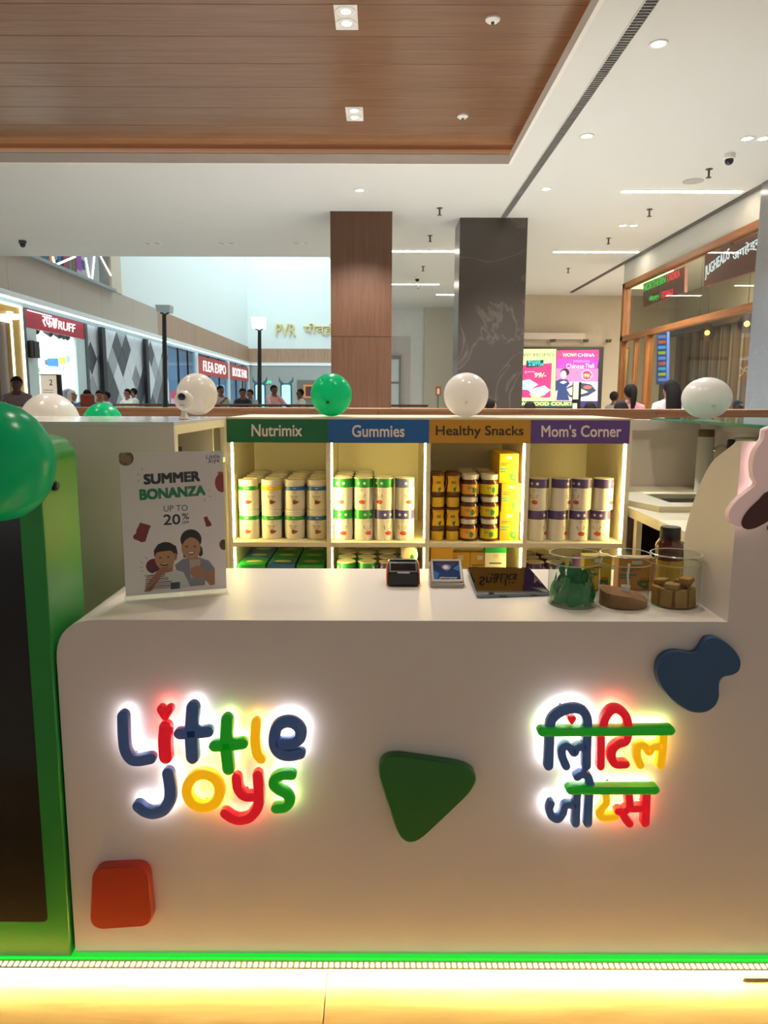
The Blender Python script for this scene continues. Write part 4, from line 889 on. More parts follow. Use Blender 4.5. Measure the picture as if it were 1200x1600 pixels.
balloon(0, 0, 0, .152, .167, bw, 'white balloon peeking over the left cabinet', 'back', c=Vector((PY(77, 640, 3.9).x, 3.9, 1.4675)))
balloon(0, 0, 0, .110, .140, bg_, 'small green balloon peeking over the left cabinet', 'back', c=Vector((PY(160, 640, 3.85).x, 3.85, 1.4455)))
balloon(-14, 719, 1.728, .146, .140, bg_, 'large green balloon tied to the green totem at the left edge', 'back', tilt=.6, egg=-.06)
# ------------------------------------------------------------------ ceiling fittings
lampw = E('lamp_warm', 'fff0d8', 14); rimw = M('fitting_white', 'e8e6e0', rough=.4)
def downlight(px, py, lit, n=1, z=CZ, power=0, sq=False, label='', r=.05, ang=120):
    p = PZ(px, py, z); t = thing('downlight', label, 'downlight', (p.x, p.y, z - .012), group='ceiling downlights')
    for k in range(n):
        dx, dy = ((0, (k - .5) * .17) if sq else ((k - .5) * .16, 0)) if n > 1 else (0, 0)
        c = (p.x + dx, p.y + dy, z)
        MB().lathe([(r + .02, -.0005), (r + .02, -.008), (r + .014, -.010), (r, -.006), (r, -.0015)], c, 20).build('rim', rimw, t, smooth=True)
        MB().lathe([(r, -.002), (r * .6, -.004), (0, -.004)], c, 20).build('lens', lampw if lit else M('lens_dim', 'b8b8b0', rough=.2), t)
    if sq: bx('plate', p.x - .085, p.x + .085, p.y - .18, p.y + .18, z - .004, z - .0005, rimw, t)
    if power: spot('downlight_lamp', (p.x, p.y, z - .05), power, ang=ang, col=(.97, .99, 1), tgt=(p.x, p.y, 0), size=.06)
    return t
WZ = wz
downlight(541, 27, 1, 2, WZ, 420, True, 'lit twin square downlight in the wooden ceiling, nearer one', .06)
downlight(554, 178, 1, 2, WZ, 420, True, 'lit twin square downlight in the wooden ceiling, farther one', .06)
for x, y in ((-.2, 3.35), (-2.6, 3.35), (.9, 2.6), (-.2, 5.0), (-2.6, 5.0)):  # unseen lamps and fittings added to light the counter from overhead
    MB().lathe([(.09, -.0005), (.09, -.008), (.07, -.01), (.07, -.003), (0, -.003)], (x, y, WZ), 20).build('added_lamp_fitting', rimw, cof, smooth=True)
    spot('added_counter_lamp', (x, y, WZ - .04), 90, ang=110, tgt=(x, y - .15, 0), size=.08)
for px, py, lb in ((1029, 68, 'lit downlight in the white ceiling at the upper right'), (917, 212, 'lit downlight in the white ceiling beside the air slot, middle one'), (853, 295, 'lit downlight in the white ceiling beside the air slot, farthest'), (562, 297, 'lit downlight in front of the wood clad pillar')):
    downlight(px, py, 1, 1, CZ, 340, False, lb)
downlight(1180, 216, 1, 2, CZ, 330, False, 'lit twin downlight at the right edge of the white ceiling')
downlight(982, 352, 1, 2, CZ, 360, False, 'lit twin downlight above the restaurant entrance')
downlight(1010, 457, 1, 1, CZ, 0, False, 'tiny lit downlight far back beside the restaurant frame')
for px, lb in ((238, 'left'), (354, 'middle'), (470, 'right')): downlight(px, 380, 0, 2, CZ, 0, False, f'unlit twin downlight at the atrium ceiling edge, {lb} one')
def linear(xa, xb, y, label, w_=.05):
    a, b = PZ(xa, y, CZ), PZ(xb, y, CZ); t = thing('linear_light', label, 'linear light', ((a.x + b.x) / 2, a.y, CZ - .01), group='linear ceiling lights')
    bx('housing', a.x - .01, b.x + .01, a.y - w_ / 2 - .01, a.y + w_ / 2 + .01, CZ - .008, CZ - .0005, rimw, t); bx('diffuser', a.x, b.x, a.y - w_ / 2, a.y + w_ / 2, CZ - .014, CZ - .008, E('linear_led', 'fff0dc', 26), t)
linear(972, 1160, 298, 'long linear ceiling light at the upper right', .07)
linear(865, 998, 393, 'linear ceiling light right of the marble pillar', .08)
linear(560, 711, 391.5, 'linear ceiling light between the two pillars, nearest', .08)
linear(560, 686, 443.5, 'linear ceiling light between the two pillars, middle', .1)
linear(682, 735, 460, 'short linear ceiling light between the two pillars, farthest', .12)
spk = M('sprinkler_steel', '5a564e', rough=.4, metal=.5)
for i, (px, py, w_) in enumerate(((687, 331, 'in front of the marble pillar'), (672, 374, 'between the pillars, upper'), (661, 422, 'between the pillars, middle'), (653, 450, 'between the pillars, lowest'), (1015, 333, 'below the long linear light'), (1108, 270, 'above the long linear light'), (951, 378, 'near the twin lit downlight'), (888, 425, 'far back right of the marble pillar'))):
    p = PZ(px, py - 6, CZ); t = thing('sprinkler', f'small ceiling sprinkler {w_}', 'sprinkler', (p.x, p.y, CZ - .1), group='ceiling sprinklers')
    MB().lathe([(.04, 0), (.04, -.006), (.012, -.01), (.012, -.09), (0, -.09)], (p.x, p.y, CZ - .0005), 12).build('stem', spk, t, smooth=True)
    MB().lathe([(0, -.088), (.03, -.09), (.03, -.096), (0, -.098)], (p.x, p.y, CZ), 12).build('deflector', spk, t)
for px, py, z, w_ in ((770, 28, WZ, 'wooden ceiling, nearer one'), (723, 180, WZ, 'wooden ceiling, farther one')):
    p = PZ(px, py, z); t = thing('smoke_detector', f'white smoke detector on the {w_}', 'detector', (p.x, p.y, z - .04), group='smoke detectors')
    MB().lathe([(.055, 0), (.055, -.015), (.04, -.028), (0, -.03)], (p.x, p.y, z - .0005), 20).build('body', rimw, t, smooth=True); MB().lathe([(.012, -.03), (.012, -.045), (0, -.045)], (p.x, p.y, z), 10).build('sensor', spk, t)
p = PZ(1083, 283, CZ); T(MB().lathe([(.12, -.0005), (.12, -.006), (.11, -.008), (0, -.008)], p, 24).build('ceiling_speaker', M('speaker_grille', 'b4b2ac', rough=.6)), 'flat round ceiling speaker near the long linear light', 'speaker')
def dome(px, py, label, mat):
    p = PZ(px, py - 4, CZ); t = thing('ceiling_camera', label, 'camera', (p.x, p.y, CZ - .1)); MB().lathe([(.06, 0), (.06, -.04), (.05, -.05), (0, -.05)], (p.x, p.y, CZ - .0005), 18).build('base', mat, t, smooth=True); MB().ball((p.x, p.y, CZ - .065), .045, 16, 10).build('dome', M('dome_dark', '2a2a2c', rough=.1), t, smooth=True)
dome(35, 380, 'dark dome security camera at the atrium ceiling edge', M('dome_body', '4a4c4c', rough=.4)); dome(1140, 245, 'dome security camera on the white ceiling at the right', rimw); dome(652, 436, 'dome security camera on the ceiling between the pillars', rimw)
# ------------------------------------------------------------------ parapet behind the kiosk and far railing
pr = sgroup('parapet', (0, 6, FZ), 'wood clad parapet behind the kiosk')
zt = PY(600, 638, 6).z
for k in range(8): bx('panel', -9 + k * 2.25 + .002, -6.75 + k * 2.25 - .002, 6, 6.03, FZ, zt - .02, parwood, pr)
bx('cap', -9, 9, 5.99, 6.25, zt - .02, zt, parwood, pr, bevel=.004); bx('core', -9, 9, 6.03, 6.22, FZ, zt - .02, dark, pr)
fr = thing('far_railing', 'brown topped glass railing across the atrium', 'railing', (-4, 17, FZ))
za, zb_ = PY(450, 631.5, 17).z, PY(450, 636.5, 17).z
bx('handrail', -6.9, 1.15, 16.97, 17.05, za - .05, za, colwood, fr, bevel=.01)
for k in range(6): bx('pane', -6.9 + k * 1.34, -5.58 + k * 1.34, 17.0, 17.012, zb_, za - .05, glass('rail_glass', 'dcecea', .8), fr)
bx('ledge', -6.9, 1.15, 16.9, 17.15, FZ, zb_, M('ledge_white', 'e4e8e6', rough=.4), fr)
# ------------------------------------------------------------------ shop front on the left (plane X = XL)
beige = M('fascia_beige', 'b3a698', rough=.55, var=.03, scale=.8); atw = M('atrium_white', 'dfe8e6', rough=.85, var=.02, scale=.5)
wl = sgroup('wall_left', (XL, 26, FZ), 'shop front wall along the left of the atrium')
fas = wood('fascia_wood', '9c7a62', 'b08e74', rough=.5, axis='Z', scale=1.0)
for k in range(12): bx('fascia_panel', XL - .3, XL, 12 + k * 2.4 + .005, 14.4 + k * 2.4 - .005, 3.58, 4.44, fas if k > 4 else beige, wl)
bx('upper_wall', XL - .3, XL - .02, 20.72, YB, 4.44, 12, atw, wl); bx('upper_pillar', XL - .3, XL + .02, 19.95, 20.7, 4.44, 8, M('pillar_cream', 'cfc4b0', rough=.7), wl)
bx('ledge', XL - .3, XL + .12, 12, 20, 4.40, 4.47, M('ledge_grey', '8f9a9a', rough=.4), wl)
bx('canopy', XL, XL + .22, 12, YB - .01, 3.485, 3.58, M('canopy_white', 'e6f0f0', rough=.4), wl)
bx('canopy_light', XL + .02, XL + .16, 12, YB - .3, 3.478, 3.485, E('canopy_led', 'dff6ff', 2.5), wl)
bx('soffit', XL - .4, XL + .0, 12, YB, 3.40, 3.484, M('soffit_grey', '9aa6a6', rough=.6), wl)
# upper arcade window with bright diagonal bars
aw = thing('arcade_window', 'upper floor arcade window with glowing diagonal bars', 'window', (XL - .1, 16, 4.47))
bx('dark_room', XL - .9, XL - .86, 12, 19.9, 4.47, 8, M('arcade_dark', '28323c', rough=.7), aw)
rr = random.Random(4)
for k in range(22):
    c = ['2a4a78', '7a3040', '3a7a70', '6a4a30', '8a3a90', '204a60', 'b07040', '30a0b0'][k % 8]
    y0 = 14 + k * .27; bx('glow_panel', XL - .7 + .02 * (k % 3), XL - .68 + .02 * (k % 3), y0, y0 + rr.uniform(.15, .5), 4.5 + rr.uniform(0, .5), 5.1 + rr.uniform(0, .8), E('arcade_' + c, c, .9), aw)
bx('pane', XL - .03, XL - .02, 12, 19.9, 4.47, 8, glass('arcade_glass', 'e8f0f4', .5), aw)
bar = E('arcade_bar', 'fff4e6', 2.2)
def crop1(u, v): return PX(u / 4, 380 + v / 4, XL)
for a, b in (((215, 84), (340, 130)), ((340, 130), (330, 84)), ((350, 135), (470, 84)), ((370, 145), (560, 225)), ((560, 225), (535, 90)), ((575, 232), (590, 84)), ((575, 232), (700, 285)), ((700, 285), (695, 205)), ((695, 205), (630, 84))):
    p, q = crop1(*a), crop1(*b); MB().tube([p, q], .022, 6).build('bar', bar, aw)
# gold shop
gsn = thing('gold_shop', 'gold framed shop front at the far left edge', 'shop', (XL, 13.5, FZ)); gold = M('gold_panel', 'c4a040', rough=.35, metal=.2); ledw = E('led_line', 'fff6e4', 2)
bx('sign_panel', XL - .05, XL, 11.5, 14.80, 3.05, 3.39, gold, gsn); bx('side_panel', XL - .05, XL, 14.38, 14.80, FZ, 3.05, gold, gsn)
bx('led_line', XL, XL + .03, 14.78, 14.84, FZ, 3.39, ledw, gsn); bx('led_line', XL, XL + .03, 14.36, 14.40, FZ, 3.04, ledw, gsn); bx('led_line', XL, XL + .03, 11.5, 14.40, 3.03, 3.08, ledw, gsn); bx('led_line', XL, XL + .03, 11.5, 14.84, 3.36, 3.40, ledw, gsn)
bx('door_jamb', XL - .35, XL - .05, 13.95, 14.36, FZ, 3.03, M('jamb_brown', '6a5a4c', rough=.3), gsn)
bx('back_wall', XL - 3, XL - 2.95, 10, 14.5, FZ, 3.4, M('shop_cream', 'f2e8d8', rough=.7, emit=.6, ecol='fff0e0'), gsn)
bx('shelf_unit', XL - 2.6, XL - 1.2, 12.2, 13.95, FZ, 1.5, M('shop_shelf', '7a4a38', rough=.6, var=.5, scale=8), gsn)
f = quadf(PX(-22, 486, XL + .01), PX(27, 486, XL + .01), PX(27, 500, XL + .01), PX(-22, 500, XL + .01)); letter(MB(), 'Studio', f, bold=.03, depth=(.05, 0, 0)).build('lettering', E('sign_white', 'ffffff', .95), gsn)
for k, (y, z, c) in enumerate(((13.35, 1.72, 'd8b030'), (13.0, 1.5, 'b87840'), (13.5, 1.35, '2a7a5a'))):
    T(MB().box(XL - 1.1 + .1 * k, XL - .8 + .1 * k, y, y + .42, z - .9 if k else z, z + .42 if not k else z).build('bag', M('bag_' + c, c, rough=.6, var=.2, scale=10), bevel=.06, seg=3), ('yellow', 'tan', 'teal')[k] + ' bag hanging in the gold framed shop', 'bag', 'bags in the gold shop')
# red sign shop
rs = thing('clothing_shop', 'bright clothing shop with a red sign board', 'shop', (XL, 16.5, FZ)); cy_ = M('shop_cyan_white', 'cfe4e6', rough=.5)
bx('corner_post', XL - .05, XL + .02, 14.86, 14.97, FZ, 3.39, M('post_grey', '5a6468', rough=.5), rs); bx('corner_post', XL - .05, XL + .02, 17.99, 18.12, FZ, 3.39, M('post_grey'), rs)
bx('sign_board', XL - .05, XL, 14.98, 17.98, 3.02, 3.39, M('sign_red', 'ac1f36', rough=.4, var=.03, emit=.12, ecol='c82038'), rs)
bx('side_panel', XL - .05, XL - .005, 14.98, 15.45, FZ, 3.02, cy_, rs); bx('side_panel', XL - .05, XL - .005, 17.45, 17.98, FZ, 3.02, cy_, rs)
ww = M('shop_white', 'f0f6f4', rough=.7)
bx('back_wall', XL - 2.6, XL - 2.55, 15, 18.1, FZ, 3.4, ww, rs); bx('inner_wall', XL - 2.55, XL - .06, 18.05, 18.1, FZ, 3.4, ww, rs); bx('inner_wall', XL - 2.55, XL - .06, 14.9, 14.95, FZ, 3.4, ww, rs); bx('inner_ceiling', XL - 2.55, XL - .06, 14.95, 18.05, 3.3, 3.38, ww, rs)
bx('ceiling_lamp', XL - 2.0, XL - .6, 15.3, 17.8, 3.27, 3.3, E('shop_lamp', 'f4ffff', 7), rs)
def sf(x0, x1, y0, y1, X): return quadf(PX(x0, y0[0], X), PX(x1, y0[1], X), PX(x1, y1[1], X), PX(x0, y1[0], X))
sw = E('sign_white', 'ffffff', .95)
letter(MB(), 'रफ', sf(66, 81, (493, 497), (509, 513), XL + .004), bold=.0, depth=(.012, 0, 0)).build('lettering', sw, rs)
letter(MB(), 'RUFF', sf(91, 117, (501, 507), (514, 520), XL + .004), bold=.0, depth=(.012, 0, 0)).build('lettering', sw, rs)
m = MB()
for a, b in (((83, 498), (85, 504)), ((88, 499), (86, 505)), ((84, 505), (87, 505)), ((84, 506), (86, 512)), ((87, 506), (86, 512))): m.tube([PX(*a, XL + .03), PX(*b, XL + .03)], .03, 6)
m.build('emblem', sw, rs)
bx('small_line', XL, XL + .01, 15.1, 16.2, 3.35, 3.37, sw, rs)
# coloured wall graphic, track lights, jackets
for k, (x0, x1, y0, y1, c) in enumerate(((74, 91, 560, 572, '3a78c8'), (92, 102, 558, 568, 'e0b840'), (70, 74, 562, 570, '5a6a70'), (78, 100, 573, 578, 'b8c0c4'), (103, 108, 556, 566, '9ab4b8'), (52, 62, 575, 581, '7ab060'))):
    p, q = PY(x0, y0, 18.04), PY(x1, y1, 18.04); bx('wall_graphic', p.x, q.x, 18.035, 18.049, q.z, p.z, M('graphic_' + c, c, rough=.6), rs)
bx('light_track', XL - .37, XL - .33, 15.4, 17.9, 3.18, 3.22, black, rs)
for k, px in enumerate((51, 55, 76, 90, 97, 103)):
    p = PX(px, 523 + k * 1.8, XL - .35); MB().tube([(p.x, p.y, 3.2), (p.x, p.y, 3.1)], .02, 6).tube([(p.x - .08, p.y, 3.12), (p.x + .08, p.y - .05, 3.02)], .06, 8).build('track_spot', black, rs)
c = PX(44, 545, XL + .06); MB().box(XL, XL + .14, 15.0, 15.26, c.z - .17, c.z + .17).build('wall_speaker', black, rs, bevel=.02)
jk = thing('mannequin_jacket', 'dark jacket over white shirt on a stand in the clothing shop', 'jacket', (PY(107, 615, 17.7).x, 17.7, FZ)); p = PY(107, 615, 17.7)
MB().lathe([(.14, .85), (.17, 1.0), (.16, 1.15), (.20, 1.38), (.17, 1.46), (.06, 1.50), (0, 1.51)], (p.x, p.y, FZ), 16, sy=1.3, sx=.7).build('jacket', M('jacket_dark', '5c5c66', rough=.8), jk, smooth=True)
MB().tube([(p.x, p.y, FZ), (p.x, p.y, FZ + .9)], .02, 6).build('stand', black, jk); MB().add([(p.x + .135, p.y - .06, FZ + 1.45), (p.x + .135, p.y + .06, FZ + 1.45), (p.x + .128, p.y, FZ + 1.2)], [(0, 1, 2)]).build('shirt', eyew, jk)
bd = thing('info_board', 'white notice board numbered 2 in front of the clothing shop', 'board', tuple(PY(76, 655, 14.0))); bd.location.z = FZ
a, b = PY(63, 586, 14.0), PY(88.5, 586, 14.0); bx('panel', a.x, b.x, 14.0, 14.03, FZ + .2, a.z, M('board_cream', 'f2e6d0', rough=.5, emit=.35, ecol='fff0d8'), bd); bx('edge', b.x, b.x + .07, 13.98, 14.05, FZ + .2, a.z + .01, dark, bd); bx('edge', a.x - .02, b.x, 13.98, 14.05, a.z, a.z + .015, dark, bd); bx('foot', a.x, b.x, 13.9, 14.15, FZ, FZ + .2, dark, bd)
letter(MB(), '2', quadf(PY(77, 593, 13.995), PY(82, 593, 13.995), PY(82, 602, 13.995), PY(77, 602, 13.995)), bold=.01).build('lettering', black, bd)
for k in range(3): a, b = PY(68, 609 + k * 4, 13.995), PY(83, 610 + k * 4, 13.995); bx('text_line', a.x, b.x, 13.994, 13.999, b.z, a.z, M('line_grey', 'b0a898'), bd)
# diamond tiled hoarding
dw = thing('diamond_hoarding', 'shop hoarding covered with grey and white diamond tiles', 'hoarding', (XL, 21.5, FZ))
bx('backing', XL - .06, XL - .01, 18.12, 25.0, FZ, 3.40, M('grout_white', 'd8dee4', rough=.5), dw)
tm = [M('tile_slate', '50555c', rough=.4, var=.15, scale=5), M('tile_white', 'dbe2e8', rough=.4), marble('tile_marble', '8b9199', 'b8bec4', .3, 2.5), M('tile_grey', 'a9b0b8', rough=.4), M('tile_white', 'dbe2e8')]
wY, hZ = .74, .80; Yd, Zd = 18.12, 3.40; rt = random.Random(11)
def clip(poly, y0, y1, z0, z1):
    for ax, lim, sg in ((0, y0, 1), (0, y1, -1), (1, z0, 1), (1, z1, -1)):
        out_ = []
        for i in range(len(poly)):
            p, q = poly[i - 1], poly[i]; ip, iq = sg * (p[ax] - lim) >= 0, sg * (q[ax] - lim) >= 0
            if ip != iq: t = (lim - p[ax]) / (q[ax] - p[ax]); out_.append((p[0] + (q[0] - p[0]) * t, p[1] + (q[1] - p[1]) * t))
            if iq: out_.append(q)
        poly = out_
        if len(poly) < 3: return None
    return poly
for r in range(10):
    for k in range(11):
        yc = Yd + .2 + k * wY + (wY / 2 if r % 2 else 0); zc_ = Zd - r * hZ / 2
        g = .482; poly = clip([(yc - wY * g, zc_), (yc, zc_ - hZ * g), (yc + wY * g, zc_), (yc, zc_ + hZ * g)], 18.13, 24.98, FZ, 3.39)
        if poly:
            ar = abs(sum(poly[i - 1][0] * poly[i][1] - poly[i][0] * poly[i - 1][1] for i in range(len(poly)))) / 2
            if ar > .02: MB().prism([(XL - .01, a, b) for a, b in poly], (.012, 0, 0)).build('tile', tm[rt.choice((0, 1, 1, 3, 2, 1, 0, 1))], dw)
for px in (163, 230):
    y = PX(px, 600, XL + .1).y; bx('post', XL + .05, XL + .15, y - .12, y + .12, FZ, 3.38, dark, dw)
# glazed shop units further back
wb = M('window_blue', '93b4d0', rough=.15, var=.2, scale=.6, emit=.25, ecol='a8c8e4')
def unit(name, label, y0, y1, text=None, x0=0, x1=0):
    t = thing(name, label, 'shop', (XL, (y0 + y1) / 2, FZ)); n = 3
    bx('backdrop', XL - .5, XL - .45, y0, y1, FZ, 3.40, wb, t)
    for k in range(n): bx('pane', XL - .03, XL - .02, y0 + (y1 - y0) * k / n + .03, y0 + (y1 - y0) * (k + 1) / n - .03, FZ, 3.40, glass('shop_glass', 'e0ecf4', .6), t)
    for k in range(1, n): bx('mullion', XL - .06, XL, y0 + (y1 - y0) * k / n - .04, y0 + (y1 - y0) * k / n + .04, FZ, 3.40, dark, t)
    bx('end_post', XL - .1, XL + .05, y1 - .3, y1, FZ, 3.40, M('post_white', 'e0eaea', rough=.5), t)
    if text:
        s_ = bx('sign_board', XL, XL + .03, y0 + .1, y1 - .35, 2.58, 3.30, M('sign_coral', 'b8413c', rough=.5, emit=.12, ecol='c8443c'), t)
        L0, L1 = y0 + (y1 - y0) * .13, y0 + (y1 - y0) * .85
        letter(MB(), text, lambda u, v: Vector((XL + .033, L0 + (L1 - L0) * u, 2.74 + .42 * v)), bold=.01, depth=(.02, 0, 0)).build('lettering', M('letter_pale', 'f4f0ea', rough=.5, emit=.4, ecol='ffffff'), s_)
    return t
u1 = unit('glass_unit', 'blue glazed empty shop unit beside the diamond hoarding', 25.05, 29.0)
bx('poster', XL - .02, XL - .01, 25.2, 27.2, .6, 1.9, M('poster_pink', 'e8b4c4', rough=.5), u1); bx('poster_strip', XL - .01, XL - .005, 25.2, 27.2, 1.65, 1.9, M('poster_rose', 'd84a6a', rough=.5), u1); bx('poster_strip', XL - .01, XL - .005, 25.2, 27.2, 1.35, 1.45, M('poster_rose'), u1)
unit('expo_unit', 'glazed unit with a red FLEA EXPO sign', 29.05, 35.1, 'FLEA EXPO'); unit('book_unit', 'glazed unit with a red BOOK FAIR sign', 35.15, 40.5, 'BOOK FAIR')
# ------------------------------------------------------------------ far wall with cinema sign
wbk = sgroup('wall_back', (-2, YB, FZ), 'far end wall of the atrium')
bx('upper_wall', XL - .3, 3, YB, YB + .3, 4.35, 12, atw, wbk); bx('lower_wall', XL - .3, 3, YB + .05, YB + .3, FZ, 4.35, M('grey_wall', 'a8aaa4', rough=.7), wbk)
for k in range(5): bx('fascia_panel', XL + .0 + k * 1.6 + .005, XL + 1.6 + k * 1.6 - .005, YB - .05, YB + .05, 3.60, 4.35, fas, wbk)
bx('canopy', XL, 1, YB - .3, YB + .05, 3.48, 3.60, M('canopy_white'), wbk); bx('canopy_light', XL + .2, 1, YB - .28, YB - .1, 3.473, 3.48, E('canopy_led', 'dff6ff', 2.5), wbk)
cs = thing('cinema_sign', 'cream and gold PVR cinema lettering high on the far wall', 'sign', tuple(PY(470, 525, YB))); gl = M('letter_gold', 'cdbf86', rough=.4, emit=.08, ecol='e8d898')
for tx, xa, xb, ya, yb in (('PVR', 431, 462, 506, 525), ('पीव्हीआर', 474, 560, 505, 525)):
    letter(MB(), tx, quadf(PY(xa, ya, YB - .12), PY(xb, ya, YB - .12), PY(xb, yb, YB - .12), PY(xa, yb, YB - .12)), bold=.008, depth=(0, .118, 0)).build('lettering', gl, cs)
for i, px in enumerate((406, 447)):
    t = thing('photo_standee', f"blue glowing standee with two horns at the far wall, {('left', 'right')[i]} one", 'standee', tuple(PY(px, 650, 38))); t.location.z = FZ; c = PY(px, 608, 38); x = c.x
    pts = rounded([(x - .3, 0, FZ + .1), (x + .3, 0, FZ + .1), (x + .3, 0, c.z + .3), (x - .3, 0, c.z + .3)], .12, 4); MB().prism([(p.x, 38, p.z) for p in pts], (0, .1, 0)).build('frame', M('standee_teal', '2f6a78', rough=.5), t)
    pts = rounded([(x - .22, 0, FZ + .2), (x + .22, 0, FZ + .2), (x + .22, 0, c.z + .22), (x - .22, 0, c.z + .22)], .1, 4); MB().prism([(p.x, 37.99, p.z) for p in pts], (0, .009, 0)).build('screen', E('standee_glow', 'a8d4e4', .9), t)
    for s_ in (-1, 1): MB().tube([(x + s_ * .18, 38.05, c.z + .28), (x + s_ * .32, 38.05, c.z + .42), (x + s_ * .36, 38.05, c.z + .62)], [.08, .06, .01], 8).build('horn', M('standee_teal'), t, smooth=True)
    bx('base', x - .3, x + .3, 37.9, 38.2, FZ, FZ + .1, dark, t)
rec = sgroup('door_1', tuple(PY(490, 650, YB)), 'dark cinema doorway in the far wall'); a, b = PY(464, 594, YB), PY(560, 650, YB)
bx('opening', a.x, b.x, YB + .02, YB + .045, FZ, a.z, M('door_dark', '77746c', rough=.6), rec); c, d = PY(474, 601, YB), PY(492, 622, YB); bx('poster_case', c.x, d.x, YB - .02, YB + .02, d.z, c.z, E('poster_case', 'b87a40', .5), rec); bx('poster_print', c.x + .12, d.x - .12, YB - .03, YB - .02, d.z + .1, c.z - .1, M('poster_dark', '5a3038', rough=.5), rec)
p = PY(419, 597, YB); T(bx('exit_sign', p.x - .18, p.x + .18, YB - .02, YB + .049, p.z - .08, p.z + .08, E('exit_green', '58c890', .8)), 'small green lit exit sign on the far wall', 'sign')
# lamp posts in the atrium
for i, (px, hy0, hy1, hw, Y, lit) in enumerate(((405.5, 497, 513, 10, 19.3, 1), (258, 478, 488, 11, 16.5, 0))):
    b0 = PY(px, 640, Y); t = thing('lamp_post', ('black lamp post with a glowing white square head', 'black lamp post with an unlit white square head')[i], 'lamp post', (b0.x, Y, FZ)); a = PY(px, hy1 + 4, Y); sc2 = Y / 1150
    MB().tube([(b0.x, Y, FZ), (b0.x, Y, FZ + 1), (a.x - (.02 if i else 0), Y, a.z)], [.07, .06, .045], 10).build('pole', dark, t, smooth=True)
    c = PY(px - 1, (hy0 + hy1) / 2, Y); hh = (hy1 - hy0) / 2 * sc2; w2 = hw * sc2
    MB().prism([(c.x - w2, Y - w2, c.z + hh), (c.x + w2, Y - w2, c.z + hh), (c.x + w2 * .85, Y - w2 * .85, c.z - hh), (c.x - w2 * .85, Y - w2 * .85, c.z - hh)], (0, 2 * w2, 0)).build('head', E('post_glow', 'ffffff', 3) if lit else M('post_head', 'b8ccd0', rough=.3), t)
    for s_ in (-1, 1): MB().tube([(a.x, Y, a.z), (c.x + s_ * w2 * .6, Y, c.z - hh)], .02, 6).build('bracket', dark, t)
# ------------------------------------------------------------------ walls right of the wood pillar
wp = sgroup('wall_partition', (1.2, 21.3, FZ), 'pale wall with stepped door surround between the pillars')
Yp = 21.3; xm = PY(663, 560, Yp).x
bx('wall', xm, 3.0, Yp, Yp + .2, FZ, CZ, M('partition_beige', 'bdbaad', rough=.6), wp); bx('wall', -.9, xm, Yp + .1, Yp + .3, FZ, CZ, M('partition_gloss', 'ccd2d2', rough=.3), wp)
for k, (x, y, dpt, c) in enumerate(((642, 525, .09, 'b9b9b6'), (628, 556, .04, 'c4cccc'))):
    p = PY(x, y, Yp); bx('surround', -.9, p.x, Yp + dpt, Yp + dpt + .02, FZ, p.z, M('surround_' + c, c, rough=.4), wp)
p, q = PY(627, 561, Yp - .1), PY(623, 640, Yp - .1); dr = sgroup('door_2', (0, Yp - .1, FZ), 'grey framed glass door'); gf = M('door_grey', '7c8084', rough=.5)
bx('jamb', q.x, p.x, Yp - .02, Yp + .04, FZ, p.z, gf, dr); bx('head', -.5, p.x, Yp - .02, Yp + .04, p.z, p.z + .1, gf, dr); bx('pane', -.5, q.x, Yp, Yp + .03, FZ, p.z, M('door_pane', 'ccd8dc', rough=.15), dr); z = PY(620, 598, Yp).z; bx('rail', -.5, q.x, Yp - .03, Yp, z - .03, z + .03, gf, dr)
p = PY(684.5, 611, 15); t = thing('fire_sign', 'small red fire notice on a grey stand between the pillars', 'sign', (p.x, 15, FZ)); bx('panel', p.x - .05, p.x + .06, 15, 15.02, p.z - .09, p.z + .09, M('fire_red', 'b8553c', rough=.5), t); bx('print', p.x - .02, p.x + .03, 14.995, 15, p.z - .06, p.z + .05, eyew, t); bx('post', p.x - .02, p.x + .02, 15.02, 15.04, FZ, p.z, gf, t)
wr = sgroup('wall_right', (4, 18.9, FZ), 'beige end wall behind the lit screen')
bx('wall', 3.0, 12, 18.9, 19.1, FZ, CZ, M('end_beige', 'bdb09a', rough=.7), wr); tr4 = struct(bx('trim_4', 3.0, XR + .4, 18.6, 18.9, 3.12, 3.265, M('beam_pink', 'c9bcb2', rough=.6)), 'pale beam above the lit screen'); bx('side', 3.0, 3.1, 19.1, 21.3, FZ, CZ, M('end_beige'), wr)
for i, px in enumerate((867, 919, 955)):
    p = PY(px, 528, 18.5); MB().lathe([(.07, 0), (.07, -.05), (.05, -.07), (0, -.07)], (p.x, 18.7, 3.12), 12).build('spot_fitting', spk, tr4)
# big lit food court screen
Ys = 18.84; scn = thing('led_screen', 'large lit food court screen with two food adverts', 'screen', (4.6, Ys, 1.4))
def S_(u, v, o=0): return PY(815 + u / 9.23, 540 + v / 9.23, Ys - o)
def sq_(nm, pts, c, s=1.0, o=.004): MB().add([S_(u, v, o) for u, v in pts], [list(range(len(pts)))[::-1]]).build(nm, E(f'scr_{c}_{s}', c, s), scn)
a, b = S_(-260, 45), S_(1118, 880); bx('cabinet', a.x - .05, b.x + .05, Ys, 18.9, b.z - .05, a.z + .05, dark, scn)
sq_('advert', [(-260, 50), (500, 50), (480, 800), (-260, 800)], 'd4f09a'); sq_('advert', [(510, 70), (1115, 60), (1115, 185), (505, 190)], 'dc3c80'); sq_('advert', [(505, 190), (1115, 185), (1092, 330), (500, 330)], 'b040b8', .9); sq_('advert', [(500, 330), (1105, 330), (1100, 520), (495, 520)], 'e878b0', .9); sq_('advert', [(495, 520), (1100, 520), (1095, 800), (485, 800)], 'e8c0e0', .9)
